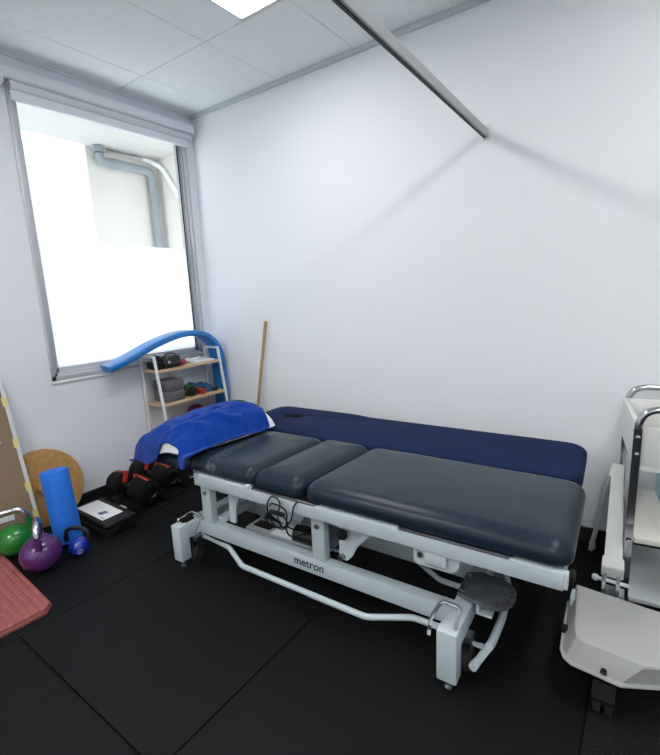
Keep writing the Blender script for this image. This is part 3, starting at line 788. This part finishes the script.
dumbbell('blue vinyl hand weight between the red one and the black disc on the second shelf', M['db_blue'], (0.128, -0.222, Z2), PI / 2 - 0.2, 0.036, 0.10)
dumbbell('small red hand weight in front of the blue ones on the second shelf', M['red_plastic'], (0.180, -0.305, Z2), PI / 2 - 0.1, 0.026, 0.055)
t = thing('spiky_roller', 'black and lime green spiky massage roller beside the yoga blocks', 'massage roller', (0.150, -0.395, Z2))
b = nb(); lathe(b, [(0.012, -0.060), (0.036, -0.060), (0.040, -0.052), (0.040, 0.052), (0.036, 0.060), (0.012, 0.060)], (0, 0, 0.040), 20, 'Y'); 
for v in b.verts: v.co.x, v.co.y = v.co.y * 1.0, v.co.x
link('roller_body', b, M['black_plastic'], t)
b = nb()
for i in range(7):
    for k in range(10):
        a = 2 * PI * (k + 0.5 * (i % 2)) / 10; x = -0.045 + 0.015 * i
        p = Vector((x, 0.040 * math.cos(a), 0.040 + 0.040 * math.sin(a))); d = Vector((0, math.cos(a), math.sin(a)))
        if p.z > 0.018: cyl(b, p, p + d * 0.007, 0.004, 0.0018, n=6)
link('spike', b, M['lime'], t)['kind'] = 'stuff'
b = nb(); lathe(b, [(0.0, 0.0), (0.042, 0.0), (0.047, 0.006), (0.047, 0.014), (0.040, 0.019), (0.0, 0.021)], (0, 0, 0), 28)
o = link('balance_pad', b, M['black_rubber']); o.location = (0.160, -0.160, Z2); tagset(o, 'flat black rubber disc at the right end of the second shelf', 'disc')
# bottom shelf
t = thing('exercise_ball', 'purple and orange ball on the bottom shelf behind the towel', 'ball', (0.135, -0.330, Z3))
b = nb(); bmesh.ops.create_uvsphere(b, u_segments=32, v_segments=20, radius=0.075); bmesh.ops.translate(b, vec=(0, 0, 0.075), verts=b.verts)
for f in b.faces:
    c = f.calc_center_median(); a = math.atan2(c.y + 0.02, c.x)
    f.material_index = 1 if (c.x > 0.018 and abs(math.hypot(c.y - 0.014, c.z - 0.085)) < 0.042) else 0
link('ball_skin', b, [M['purple_b'], M['orange_b']], t)
for k, (mm, lab, loc, r) in enumerate(((M['red_plastic'], 'small red ball on the bottom shelf next to the shelf end', (0.172, -0.213, Z3), 0.046),
        (M['orange_b'], 'small orange ball on the bottom shelf between red and lime balls', (0.090, -0.155, Z3), 0.046), (M['lime'], 'small lime green ball at the right end of the bottom shelf', (0.196, -0.128, Z3), 0.036))):
    b = nb(); bmesh.ops.create_uvsphere(b, u_segments=24, v_segments=14, radius=r); bmesh.ops.translate(b, vec=(0, 0, r), verts=b.verts)
    o = link('therapy_ball', b, mm); o.location = loc; tagset(o, lab, 'ball', 'small balls on the bottom shelf')
# green bin in the corner
t = thing('green_bin', 'dark green round bin on the floor between the shelf and the wooden stick', 'bin', (0.455, -0.205, 0))
b = nb(); lathe(b, [(0.0, 0.0), (0.068, 0.0), (0.072, 0.01), (0.088, 0.520), (0.084, 0.520), (0.068, 0.012), (0.0, 0.012)], (0, 0, 0), 36); link('bin_body', b, M['green_tub'], t)
b = nb(); lathe(b, [(0.083, 0.514), (0.094, 0.516), (0.095, 0.535), (0.086, 0.540), (0.082, 0.531), (0.083, 0.514)], (0, 0, 0), 36); link('rim', b, M['green_tub'], t)

# ---- blue foam strip arching over the shelf
b = nb()
path = catmull([(0.075, -0.985, 0.912), (0.082, -0.92, 0.932), (0.090, -0.80, 0.973), (0.098, -0.645, 1.034), (0.102, -0.47, 1.080), (0.106, -0.33, 1.093), (0.112, -0.20, 1.070), (0.118, -0.115, 1.010), (0.122, -0.066, 0.92), (0.125, -0.048, 0.80), (0.126, -0.042, 0.60), (0.126, -0.040, 0.34), (0.126, -0.040, 0.024)], 7)
NP = len(path); prev = None
hw, ht = 0.072, 0.022
rings = []
for i, p in enumerate(path):
    d = (path[min(i + 1, NP - 1)] - path[max(i - 1, 0)]).normalized()
    w_ = Vector((1, 0, 0)); w_ = (w_ - d * w_.dot(d)).normalized(); n_ = w_.cross(d).normalized()
    ring = []
    for (a, c) in rrect(hw, ht, 0.014, 4): ring.append(b.verts.new(p + w_ * a + n_ * c))
    rings.append(ring)
for A, B in zip(rings, rings[1:]):
    n = len(A)
    for j in range(n): b.faces.new((A[j], A[(j + 1) % n], B[(j + 1) % n], B[j]))
b.faces.new(rings[0][::-1]); b.faces.new(rings[-1])
tagset(link('foam_strip', b, M['foam_blue']), 'long bright blue foam strip arched from the window sill over the shelf', 'foam strip')

# ---- wooden stick
b = nb(); cyl(b, (0.545, -0.150, 0.0), (0.668, -0.013, 1.160), 0.0115, n=16); bevel_all(b, 0.003, 2, 60)
tagset(link('wooden_stick', b, M['stickwood']), 'plain wooden stick leaning against the long wall behind the towel', 'stick')

# ================================================================== LEFT FLOOR ITEMS
# adjustable dumbbells
def adj_dumbbell(lab, traylab, loc, rz):
    t = thing('adjustable_dumbbell', lab, 'dumbbell', (loc[0], loc[1], 0.014), rz, 'adjustable dumbbells')
    zc = 0.110
    b = nb(); lathe(b, [(0.0, -0.070), (0.015, -0.070), (0.018, -0.035), (0.019, 0.0), (0.018, 0.035), (0.015, 0.070), (0.0, 0.070)], (0, 0, zc), 18, 'X'); link('grip', b, M['black_rubber'], t)
    for s in (-1, 1):
        for k in range(6):
            x0 = s * (0.068 + 0.0205 * k); r = 0.092 - 0.0026 * k
            b = nb(); lathe(b, [(0.0, 0.0), (r - 0.012, 0.0), (r, 0.005), (r, 0.012), (r - 0.010, 0.0165), (0.0, 0.0165)], (x0 if s > 0 else x0 - 0.0165, 0, zc), 34, 'X')
            link('weight_plate', b, M['black_plastic'], t)
        b = nb(); x1 = s * 0.196
        lathe(b, [(0.0, -0.010), (0.052, -0.010), (0.058, -0.004), (0.058, 0.008), (0.046, 0.012), (0.034, 0.012), (0.030, 0.007), (0.0, 0.007)], (x1, 0, zc), 28, 'X'); dl = link('selector_dial', b, M['black_gloss'], t)
        b = nb()
        for k in range(16):
            a = 2 * PI * k / 16; cyl(b, (x1 - 0.009, 0.058 * math.cos(a), zc + 0.058 * math.sin(a)), (x1 + 0.007, 0.058 * math.cos(a), zc + 0.058 * math.sin(a)), 0.004, n=6)
        link('dial_ridge', b, M['black_plastic'], dl)
        b = nb(); prism(b, [(-0.030, zc + 0.030), (-0.008, zc + 0.030), (0.012, zc + 0.094), (0.004, zc + 0.101), (-0.012, zc + 0.101)], 'X', s * 0.054 - 0.010, s * 0.054 + 0.012); bevel_all(b, 0.004)
        link('red_guard', b, M['red_plastic'], t, label='red guard above the plates')
        b = nb(); prism(b, [(s * 0.075, zc + 0.088), (s * 0.182, zc + 0.070), (s * 0.182, zc + 0.078), (s * 0.075, zc + 0.098)], 'Y', -0.008, 0.008); link('red_stripe', b, M['red_plastic'], t, label='red strip over the plates')
    tr = thing('dumbbell_tray', traylab, 'dumbbell tray', (loc[0], loc[1], 0), rz, 'dumbbell trays')
    b = nb(); pts = rrect(0.225, 0.106, 0.05, 6); prism(b, pts, 'Z', 0.0, 0.012); bevel_all(b, 0.004); link('tray_base', b, M['black_plastic'], tr)
    for s in (-1, 1):
        for q in (-1, 1):
            b = nb(); box(b, (s * 0.135, q * 0.098, 0.030), (0.150, 0.010, 0.040), 0.004); link('cradle', b, M['black_plastic'], tr)
    b = nb(); bx(b, (-0.045, -0.100, 0.0120), (0.045, -0.075, 0.0132)); link('tray_label', b, M['paper'], tr, smooth=False, label='white label strip')
adj_dumbbell('black adjustable dumbbell with red guards next to the paper-topped case', 'black tray under the dumbbell next to the paper-topped case', (0.300, -1.030), math.radians(4))
adj_dumbbell('black adjustable dumbbell with red guards half under the table headrest', 'black tray under the dumbbell half below the table headrest', (0.225, -0.818), math.radians(4))

# black case with a leaflet
CR = math.radians(0.5)
t = thing('storage_case', 'flat black plastic case on the floor with an instruction sheet on its lid', 'case', (0.395, -1.290, 0), CR)
b = nb(); bx(b, (-0.205, -0.098, 0.0), (0.205, 0.098, 0.052), bev=0.012, seg=3); link('case_base', b, M['black_plastic'], t)
b = nb(); bx(b, (-0.207, -0.100, 0.054), (0.207, 0.100, 0.090), bev=0.014, seg=3); link('lid', b, M['black_plastic'], t)
b = nb(); bx(b, (0.207, -0.03, 0.040), (0.214, 0.03, 0.066), bev=0.003); link('clasp', b, M['black_gloss'], t)
t = thing('instruction_sheet', 'white instruction sheet with a small printed picture on the black case', 'paper', (0.372, -1.297, 0.0905), CR)
b = nb(); bx(b, (-0.150, -0.066, 0.0), (0.150, 0.066, 0.0012)); link('sheet', b, M['paper'], t, smooth=False)
b = nb(); bx(b, (0.020, 0.058, 0.0012), (0.148, 0.064, 0.0016)); link('yellow_band', b, M['yellow_tape'], t, smooth=False)
b = nb()
for k in range(2):
    c0 = Vector((0.045 + 0.022 * k, -0.012, 0.0012))
    prism(b, [(c0.x - 0.016, c0.y - 0.02), (c0.x + 0.004, c0.y - 0.026), (c0.x + 0.016, c0.y + 0.02), (c0.x + 0.002, c0.y + 0.024)], 'Z', 0.0012, 0.0017)
link('printed_picture', b, M['ink_blue'], t, smooth=False)
b = nb()
for k in range(5):
    yy = 0.045 - k * 0.020
    for c in range(6):
        if (k * 7 + c * 3) % 4: bx(b, (-0.135 + c * 0.022, yy, 0.0012), (-0.119 + c * 0.022 - 0.004 * ((k + c) % 3), yy + 0.003, 0.0015))
bx(b, (0.095, -0.055, 0.0012), (0.135, -0.045, 0.0015))
link('printed_lines', b, M['grey_ink'], t, smooth=False)

# kettlebells
def kettlebell(name, lab, col, hmat, loc, r, rz, hh, hw_, tr_, small=False, logo=True):
    t = thing('kettlebell', lab, 'kettlebell', loc, rz)
    b = nb(); prof = [(0.0, 0.0), (r * 0.40, 0.0)]
    for k in range(1, 15):
        a = -PI / 2 + PI * (0.13 + 0.83 * k / 15 * 1.0)
        prof.append((r * math.cos(a), r * 0.93 + r * 0.95 * math.sin(a)))
    prof = [p for p in prof if p[1] >= 0]
    prof.append((0.0, r * 0.93 + r * 0.95))
    lathe(b, prof, (0, 0, 0), 40); link('body', b, col, t)
    zt = r * 1.55
    pts = [(-hw_ * 1.02, 0, zt - r * 0.10), (-hw_ * 1.04, 0, zt + hh * 0.30), (-hw_ * 0.92, 0, zt + hh * 0.72), (-hw_ * 0.55, 0, zt + hh * 0.97), (0, 0, zt + hh * 1.02), (hw_ * 0.55, 0, zt + hh * 0.97), (hw_ * 0.92, 0, zt + hh * 0.72), (hw_ * 1.04, 0, zt + hh * 0.30), (hw_ * 1.02, 0, zt - r * 0.10)]
    cp = catmull(pts, 6); n = len(cp)
    if small:
        b = nb(); tube(b, cp, tr_, n=16); link('handle', b, hmat, t)
    else:
        lo_, hi_ = int(n * 0.20), int(n * 0.80)
        b = nb(); tube(b, cp[lo_:hi_ + 1], tr_, n=16); link('handle', b, hmat, t, label='bare chrome handle')
        for seg in (cp[:lo_ + 1], cp[hi_:]):
            b = nb(); tube(b, seg, tr_ * 1.07, n=16); link('handle_root', b, col, t)
    return t
kettlebell('k', 'large purple kettlebell with a chrome handle on the floor', M['purple_k'], M['chrome'], (0.580, -1.718, 0), 0.099, math.radians(-24), 0.110, 0.074, 0.0165)
kettlebell('k', 'large green kettlebell with a chrome handle beside the cork board', M['green_k'], M['chrome'], (0.290, -1.736, 0), 0.093, math.radians(70), 0.110, 0.074, 0.0165)
kt = kettlebell('k', 'small blue kettlebell with a black handle in front of the blue roller', M['blue_k'], M['black_plastic'], (0.612, -1.545, 0), 0.054, math.radians(30), 0.074, 0.066, 0.0120, small=True)
# raised ring emblem on the small kettlebell
b = nb()
ca = math.radians(-22 - 30); cdir = Vector((math.cos(ca), math.sin(ca), 0.0))
cen = cdir * 0.0530 + Vector((0, 0, 0.043)); sx_ = Vector((-cdir.y, cdir.x, 0)); up_ = Vector((0, 0, 1))
tube(b, [cen + sx_ * 0.012 * math.cos(2 * PI * k / 20) + up_ * 0.012 * math.sin(2 * PI * k / 20) for k in range(20)], 0.0016, n=6, closed=True)
tube(b, [cen + sx_ * -0.006 + up_ * 0.004, cen + sx_ * 0.005 + up_ * 0.004], 0.0015, n=6); tube(b, [cen + sx_ * -0.005 - up_ * 0.004, cen + sx_ * 0.006 - up_ * 0.004], 0.0015, n=6)
link('ring_emblem', b, M['grey_ink'], kt)

# foam roller
b = nb(); lathe(b, [(0.0, 0.0), (0.066, 0.0), (0.072, 0.006), (0.073, 0.416), (0.068, 0.425), (0.0, 0.427)], (0, 0, 0), 40)
o = link('foam_roller', b, M['roller_blue']); o.location = (0.425, -1.515, 0.004); o.rotation_euler = (math.radians(0.0), math.radians(-8), 0)
tagset(o, 'upright bright blue foam roller in front of the round wooden board', 'foam roller')
o.location.z = 0.0735 * math.sin(math.radians(8))

# balance board disc leaning on the wall
R_ = 0.240
t = thing('balance_board', 'round ochre wooden balance board leaning on the wall behind the blue roller', 'balance board', (0.120, -1.480, 0.006), 0)
lean = math.radians(-11)
t.rotation_euler = (0, lean, 0)
b = nb(); lathe(b, [(0.0, 0.0), (R_ - 0.003, 0.0), (R_, 0.003), (R_, 0.015), (R_ - 0.003, 0.018), (0.0, 0.018)], (0, 0, R_), 64, 'X'); link('disc', b, M['ply'], t)
b = nb(); lathe(b, [(0.040, 0.018), (0.040, 0.030), (0.034, 0.045), (0.020, 0.055), (0.0, 0.057)], (0, 0, R_), 28, 'X'); link('pivot_knob', b, M['ply'], t)

# cork board
BT = Vector((0.200, -1.560, 0.0)); TT = Vector((0.030, -1.574, 0.900))
zax = (TT - BT).normalized(); yax = Vector((0, -1, 0)); yax = (yax - zax * yax.dot(zax)).normalized(); xax = yax.cross(zax).normalized()
if xax.x < 0: xax = -xax
t = thing('cork_board', 'tall brown board with silver edging and yellow tape tabs leaning on the left wall', 'board', BT)
mb = Matrix((( -yax.x, xax.x, zax.x), (-yax.y, xax.y, zax.y), (-yax.z, xax.z, zax.z))).to_4x4()
t.matrix_world = Matrix.Translation(BT) @ mb
# local axes: X along the wall towards the corner (negative into the board), Y out of the face, Z up the slope
BL = (TT - BT).length
b = nb(); bx(b, (-1.0, -0.018, 0.0), (-0.004, -0.002, BL + 0.02)); link('panel', b, M['cork'], t, smooth=False)
b = nb(); bx(b, (-0.005, -0.0195, 0.0), (0.0, -0.0005, BL + 0.022)); bx(b, (-0.020, -0.0022, 0.0), (0.0, -0.0004, BL + 0.022)); link('edging', b, M['silver_edge'], t, smooth=False, label='silver edging strip')
for zz in (0.115, 0.285, 0.555, 0.805):
    b = nb(); bx(b, (-0.028, -0.0004, zz), (0.0008, 0.0006, zz + 0.052)); bx(b, (0.0, -0.0200, zz), (0.0010, 0.0006, zz + 0.052)); link('tape_tab', b, M['yellow_tape'], t, smooth=False, label='yellow tape tab')
b = nb(); box(b, (-0.175, -0.0012, 0.175), (0.115, 0.0012, 0.030), 0, Matrix.Rotation(0.10, 3, 'Y')); link('paper_strip', b, M['paper'], t, smooth=False)
b = nb(); bx(b, (-0.285, -0.002, 0.60), (-0.088, -0.0008, 0.68)); link('paper_label', b, M['paper'], t, smooth=False)

# red dimpled mat
b = nb(); prism(b, [(0.0, 0.0), (0.695, 0.0), (0.738, -0.036), (0.738, -0.70), (0.0, -0.70)], 'Z', 0.0, 0.012); bevel_all(b, 0.003)
t = thing('exercise_mat', 'coral red dimpled rubber mat lying on the floor by the kettlebells', 'mat', (0.240, -1.789, 0.0), math.radians(-3.3))
link('mat_slab', b, M['red_mat'], t)
b = nb(); cell, n_ = 0.0300, 8; NX, NY = 24 * n_, 22 * n_; G = {}
for i in range(NX + 1):
    for j in range(NY + 1):
        u, v = (i % n_) / n_ - 0.5, (j % n_) / n_ - 0.5
        if (j // n_) % 2: u = ((i + n_ // 2) % n_) / n_ - 0.5
        d2 = (u / 0.33) ** 2 + (v / 0.27) ** 2
        z = 0.0245 - (0.0060 * (1 - d2) ** 0.5 if d2 < 1 else 0.0)
        x, y = 0.010 + i * cell / n_, -0.008 - j * cell / n_
        x = min(x, 0.690 - y * 1.19)
        G[i, j] = b.verts.new((x, y, z))
for i in range(NX):
    for j in range(NY):
        b.faces.new((G[i, j], G[i, j + 1], G[i + 1, j + 1], G[i + 1, j]))
bmesh.ops.remove_doubles(b, verts=b.verts, dist=1e-6)
rim = bmesh.ops.extrude_edge_only(b, edges=[e for e in b.edges if e.is_boundary])
for v in rim['geom']:
    if isinstance(v, bmesh.types.BMVert): v.co.z = 0.010
link('dimpled_surface', b, M['red_mat'], t, angle=60)

# ================================================================== TROLLEY ON THE RIGHT
K = thing('trolley', 'white three-tier trolley with a bent chrome tube frame', 'trolley', (3.008, -0.140, 0), math.radians(7.8))
# local: X to the right, Y towards the wall (back edge at y=0)
DW, DD = 0.62, 0.485
def tray(zb, h, nm):
    b = nb(); th = 0.018
    bx(b, (0, -DD, zb), (DW, 0, zb + 0.018))
    bx(b, (0, -DD, zb + 0.018), (th, 0, zb + h), bev=0.003); bx(b, (DW - th, -DD, zb + 0.018), (DW, 0, zb + h), bev=0.003)
    bx(b, (th, -th, zb + 0.018), (DW - th, 0, zb + h), bev=0.003); bx(b, (th, -DD, zb + 0.018), (DW - th, -DD + th, zb + h), bev=0.003)
    return b
link('top_tray', tray(0.665, 0.165, 't'), M['white_panel'], K)
b = nb(); bx(b, (0.019, -DD + 0.019, 0.684), (DW - 0.019, -0.019, 0.690)); link('tray_liner', b, M['cream_panel'], K, smooth=False)
b = nb(); bx(b, (0.02, -DD, 0.372), (DW - 0.02, 0, 0.396), bev=0.004); link('middle_shelf', b, M['cream_panel'], K)
b = nb(); bx(b, (0.02, -DD + 0.012, 0.358), (DW - 0.02, -DD + 0.024, 0.373)); link('shelf_rail', b, M['black_plastic'], K, smooth=False)  # black strip painted in for the dark gap under the shelf edge
b = nb(); bx(b, (0.02, -DD, 0.120), (DW - 0.02, 0, 0.140), bev=0.004); link('bottom_shelf', b, M['white_plastic'], K)
for v in (-DD - 0.012, 0.012 - 0.026):
    b = nb(); vv = v if v < -0.1 else 0.0145
    zz = 0.905 if v < -0.1 else 0.880
    if v < -0.1: pts = fillet([(0.002, v, 0.075), (0.002, v, zz), (DW - 0.002, v, zz), (DW - 0.002, v, 0.075)], 0.075, 10)
    else: pts = fillet([(0.020, vv, 0.075), (0.020, vv, zz), (DW - 0.020, vv, zz), (DW - 0.020, vv, 0.075)], 0.075, 10)
    tube(b, pts, 0.0135, n=18); fr = link('tube_frame', b, M['tube_chrome'], K, label='bent chrome tube')
    if v < -0.1:
        b = nb()
        for x in (0.002, DW - 0.002):
            for z in (0.800, 0.735, 0.385): lathe(b, [(0.0, -0.007), (0.006, -0.005), (0.008, 0.0), (0.008, 0.003)], (x, v - 0.0125, z), 12, 'Y')
        link('screw', b, M['chrome'], fr)
    for x in ((0.002, DW - 0.002) if v < -0.1 else (0.020, DW - 0.020)):
        b = nb(); cyl(b, (x - 0.010, vv, 0.034), (x + 0.010, vv, 0.034), 0.034, n=24); cs = link('castor', b, M['black_rubber'], K)
        b = nb(); bx(b, (x - 0.017, vv - 0.014, 0.03), (x - 0.012, vv + 0.014, 0.085)); bx(b, (x + 0.012, vv - 0.014, 0.03), (x + 0.017, vv + 0.014, 0.085)); bx(b, (x - 0.017, vv - 0.016, 0.072), (x + 0.017, vv + 0.016, 0.088)); link('castor_fork', b, M['steel'], cs)
b = nb(); bx(b, (0.0, -0.07, 0.0), (0.16, 0.07, 0.155), bev=0.006)
o = link('storage_box', b, M['teal']); o.location = (3.165, -0.185, 0.3965); o.rotation_euler = (0, 0, math.radians(7.8)); tagset(o, 'teal box standing on the middle shelf of the trolley', 'box')

# ================================================================== WHITE EQUIPMENT STAND (front right)
E_ = thing('equipment_stand', 'white wheeled equipment base with a sloping arm, right of the table foot', 'equipment stand', (3.03, -0.93, 0), 0)
def EQ(x, y): return (x - 3.03, y + 0.93)
top = [(2.930, -0.785), (2.944, -0.943), (2.955, -1.046), (2.964, -1.074), (2.986, -1.088), (3.146, -1.100), (3.30, -1.02), (3.42, -0.95), (3.42, -0.79), (3.19, -0.800)]
def scale_out(pts, d):
    c = Vector((sum(p[0] for p in pts) / len(pts), sum(p[1] for p in pts) / len(pts))); return [((Vector(p) - c).normalized() * d + Vector(p)).to_tuple() for p in pts]
def loft(b, layers):
    R = []
    for pts, z in layers: R.append([b.verts.new((*EQ(*p), z)) for p in pts])
    n = len(R[0])
    for A, B in zip(R, R[1:]):
        for j in range(n): b.faces.new((A[j], A[(j + 1) % n], B[(j + 1) % n], B[j]))
    b.faces.new(R[0][::-1]); b.faces.new(R[-1])
bot = [(2.908, -0.790), (2.918, -0.943), (2.925, -1.046), (2.938, -1.078), (2.962, -1.094), (3.096, -1.103), (3.27, -1.01), (3.42, -0.95), (3.42, -0.79), (3.19, -0.800)]
b = nb(); loft(b, [(bot, 0.152), (top, 0.228), (scale_out(top, -0.003), 0.234), (scale_out(top, -0.012), 0.2375), (scale_out(top, -0.020), 0.238)]); hs = link('base_housing', b, M['white_base'], E_, angle=25)
b = nb(); loft(b, [(scale_out(bot, 0.006), 0.140), (scale_out(bot, 0.009), 0.146), (scale_out(bot, 0.006), 0.1525)]); link('base_flange', b, M['white_base'], E_)
b = nb(); bx(b, (*EQ(2.918, -0.86), 0.175), (*EQ(2.940, -0.80), 0.222), bev=0.003); link('side_tab', b, WS, hs)
b = nb(); bx(b, (*EQ(2.910, -0.98), 0.156), (*EQ(2.934, -0.955), 0.178), bev=0.003); link('side_catch', b, M['black_plastic'], hs)
for (x, y) in ((3.052, -1.070), (3.33, -0.95), (3.02, -0.84), (3.34, -0.84)):
    X, Y = EQ(x, y)
    b = nb(); cyl(b, (X - 0.026, Y, 0.042), (X - 0.006, Y, 0.042), 0.042, n=24); cyl(b, (X + 0.006, Y, 0.042), (X + 0.026, Y, 0.042), 0.042, n=24); cs = link('castor', b, M['black_rubber'], E_)
    b = nb(); prism(b, [(-0.036, 0.045), (0.036, 0.045), (0.046, 0.075), (0.030, 0.125), (-0.030, 0.125), (-0.046, 0.075)], 'X', X - 0.031, X + 0.031)
    bmesh.ops.translate(b, vec=(0, Y, 0), verts=b.verts); cyl(b, (X, Y, 0.10), (X, Y, 0.142), 0.012); link('castor_hood', b, M['black_plastic'], cs)
# front castor stem showing on the side of the housing
b = nb(); cyl(b, (*EQ(3.048, -1.080), 0.168), (*EQ(3.048, -1.108), 0.168), 0.009, n=16); cl = link('side_plug', b, M['black_plastic'], E_)
b = nb(); cyl(b, (*EQ(3.048, -1.106), 0.168), (*EQ(3.048, -1.114), 0.168), 0.004, n=10); link('plug_pin', b, M['steel'], cl)
# sloping arm with its lower collar, clevis and pin
a0 = Vector((3.010, -0.205, 0.515)); a1 = Vector((3.037, -0.70, 0.290))
d = (a1 - a0).normalized(); sx2 = Vector((0, 0, 1)).cross(d).normalized(); up2 = d.cross(sx2).normalized()
if up2.z < 0: up2 = -up2
def arm_seg(b, p0, p1, w0, w1, h0, h1):
    A = [b.verts.new(p + sx2 * s * w / 2 + up2 * h * q - Vector((3.03, -0.93, 0))) for p, w, h in ((p0, w0, h0), (p1, w1, h1)) for s, q in ((-1, -0.5), (1, -0.5), (1, 0.5), (-1, 0.5))]
    for i in range(4): b.faces.new((A[i], A[(i + 1) % 4], A[4 + (i + 1) % 4], A[4 + i]))
    b.faces.new(A[3::-1]); b.faces.new(A[4:])
    bmesh.ops.bevel(b, geom=b.edges[:], offset=0.003, segments=2, affect='EDGES')
b = nb(); arm_seg(b, a0, a1, 0.046, 0.060, 0.045, 0.055); link('arm', b, M['white_panel'], E_)
b = nb(); arm_seg(b, a1 - d * 0.03, a1 + d * 0.022, 0.070, 0.072, 0.062, 0.064); link('arm_collar', b, M['white_panel'], E_)
b = nb()
for s in (-0.022, 0.022):
    c0 = a1 + sx2 * s - Vector((3.03, -0.93, 0)); bx(b, (c0.x - 0.006, c0.y - 0.075, 0.215), (c0.x + 0.006, c0.y - 0.005, 0.272), bev=0.002)
bx(b, (EQ(3.015, 0)[0], -0.70 + 0.93 - 0.085, 0.205), (EQ(3.08, 0)[0], -0.70 + 0.93 - 0.0, 0.217))
bx(b, (EQ(3.015, 0)[0], -0.79 + 0.93, 0.12), (EQ(3.08, 0)[0], -0.70 + 0.93, 0.207))
link('clevis', b, M['chrome'], E_)
b = nb(); cyl(b, (EQ(2.985, 0)[0], 0.205, 0.250), (EQ(3.095, 0)[0], 0.205, 0.250), 0.007); lathe(b, [(0.0, -0.012), (0.010, -0.010), (0.013, 0.0), (0.010, 0.010), (0.0, 0.012)], (EQ(2.985, 0)[0], 0.205, 0.250), 16, 'X'); link('pivot_pin', b, M['white_plastic'], E_)
# rear support leg reaching the floor by the wall
p0 = Vector((2.992, -0.235, 0.500)); p1 = Vector((2.918, -0.060, 0.012))
off = Vector((3.03, -0.93, 0))
b = nb(); dd = (p1 - p0).normalized(); sy = Vector((0, 1, 0)); wv = (sy - dd * sy.dot(dd)).normalized(); tv = dd.cross(wv)
for (wa, ta) in ((0.020, 0.012),):
    A = [b.verts.new(p + wv * s * 0.034 + tv * q * 0.010 - off) for p in (p0, p1) for s, q in ((-1, -1), (1, -1), (1, 1), (-1, 1))]
    for i in range(4): b.faces.new((A[i], A[(i + 1) % 4], A[4 + (i + 1) % 4], A[4 + i]))
    b.faces.new(A[3::-1]); b.faces.new(A[4:])
bevel_all(b, 0.003); rl = link('rear_leg', b, M['white_panel'], E_)
b = nb(); cyl(b, p1 - off + Vector((0.004, 0, -0.012)), p1 - off + Vector((0.004, 0, 0.02)), 0.014, n=16); link('leg_glide', b, M['white_plastic'], rl)

# ================================================================== LIGHT, WORLD, CAMERA
wd = bpy.data.worlds.new('sky'); SC.world = wd; wd.use_nodes = True
bg = wd.node_tree.nodes['Background']; bg.inputs[0].default_value = (0.90, 0.95, 1.0, 1); bg.inputs[1].default_value = 4.0
pd = bpy.data.lights.new('window_portal', 'AREA'); pd.shape = 'RECTANGLE'; pd.size = WY1 - WY0; pd.size_y = WZ1 - WZ0
pd.cycles.is_portal = True
po = bpy.data.objects.new('window_portal', pd); COL.objects.link(po); po.location = (-0.10, (WY0 + WY1) / 2, (WZ0 + WZ1) / 2)
po.rotation_euler = (0, -PI / 2, 0)

cam = bpy.data.cameras.new('camera'); co = bpy.data.objects.new('camera', cam); COL.objects.link(co); SC.camera = co
F, YAW, PIT, ROL = 448.84, 0.627, 0.190, -0.044
cy_, sy_ = math.cos(YAW), math.sin(YAW); cp_, sp_ = math.cos(PIT), math.sin(PIT)
fw = Vector((-sy_ * cp_, cy_ * cp_, -sp_)); rt = Vector((cy_, sy_, 0)); up = rt.cross(fw)
r2 = rt * math.cos(ROL) + up * math.sin(ROL); u2 = -rt * math.sin(ROL) + up * math.cos(ROL)
mw = Matrix(((r2.x, u2.x, -fw.x, 3.091), (r2.y, u2.y, -fw.y, -2.545), (r2.z, u2.z, -fw.z, 1.368), (0, 0, 0, 1)))
co.matrix_world = mw
cam.sensor_fit = 'HORIZONTAL'; cam.sensor_width = 36.0; cam.lens = F / 660 * 36.0
cam.clip_start = 0.02

vs = SC.view_settings
SC.display_settings.display_device = 'sRGB'
vs.view_transform = 'Standard'; vs.look = 'None'; vs.gamma = 1.0; vs.use_curve_mapping = False
vs.exposure = 0.0
SC.cycles.max_bounces = 10; SC.cycles.diffuse_bounces = 6; SC.cycles.transparent_max_bounces = 8
SC.cycles.sample_clamp_indirect = 6.0
SC.cycles.use_denoising = True
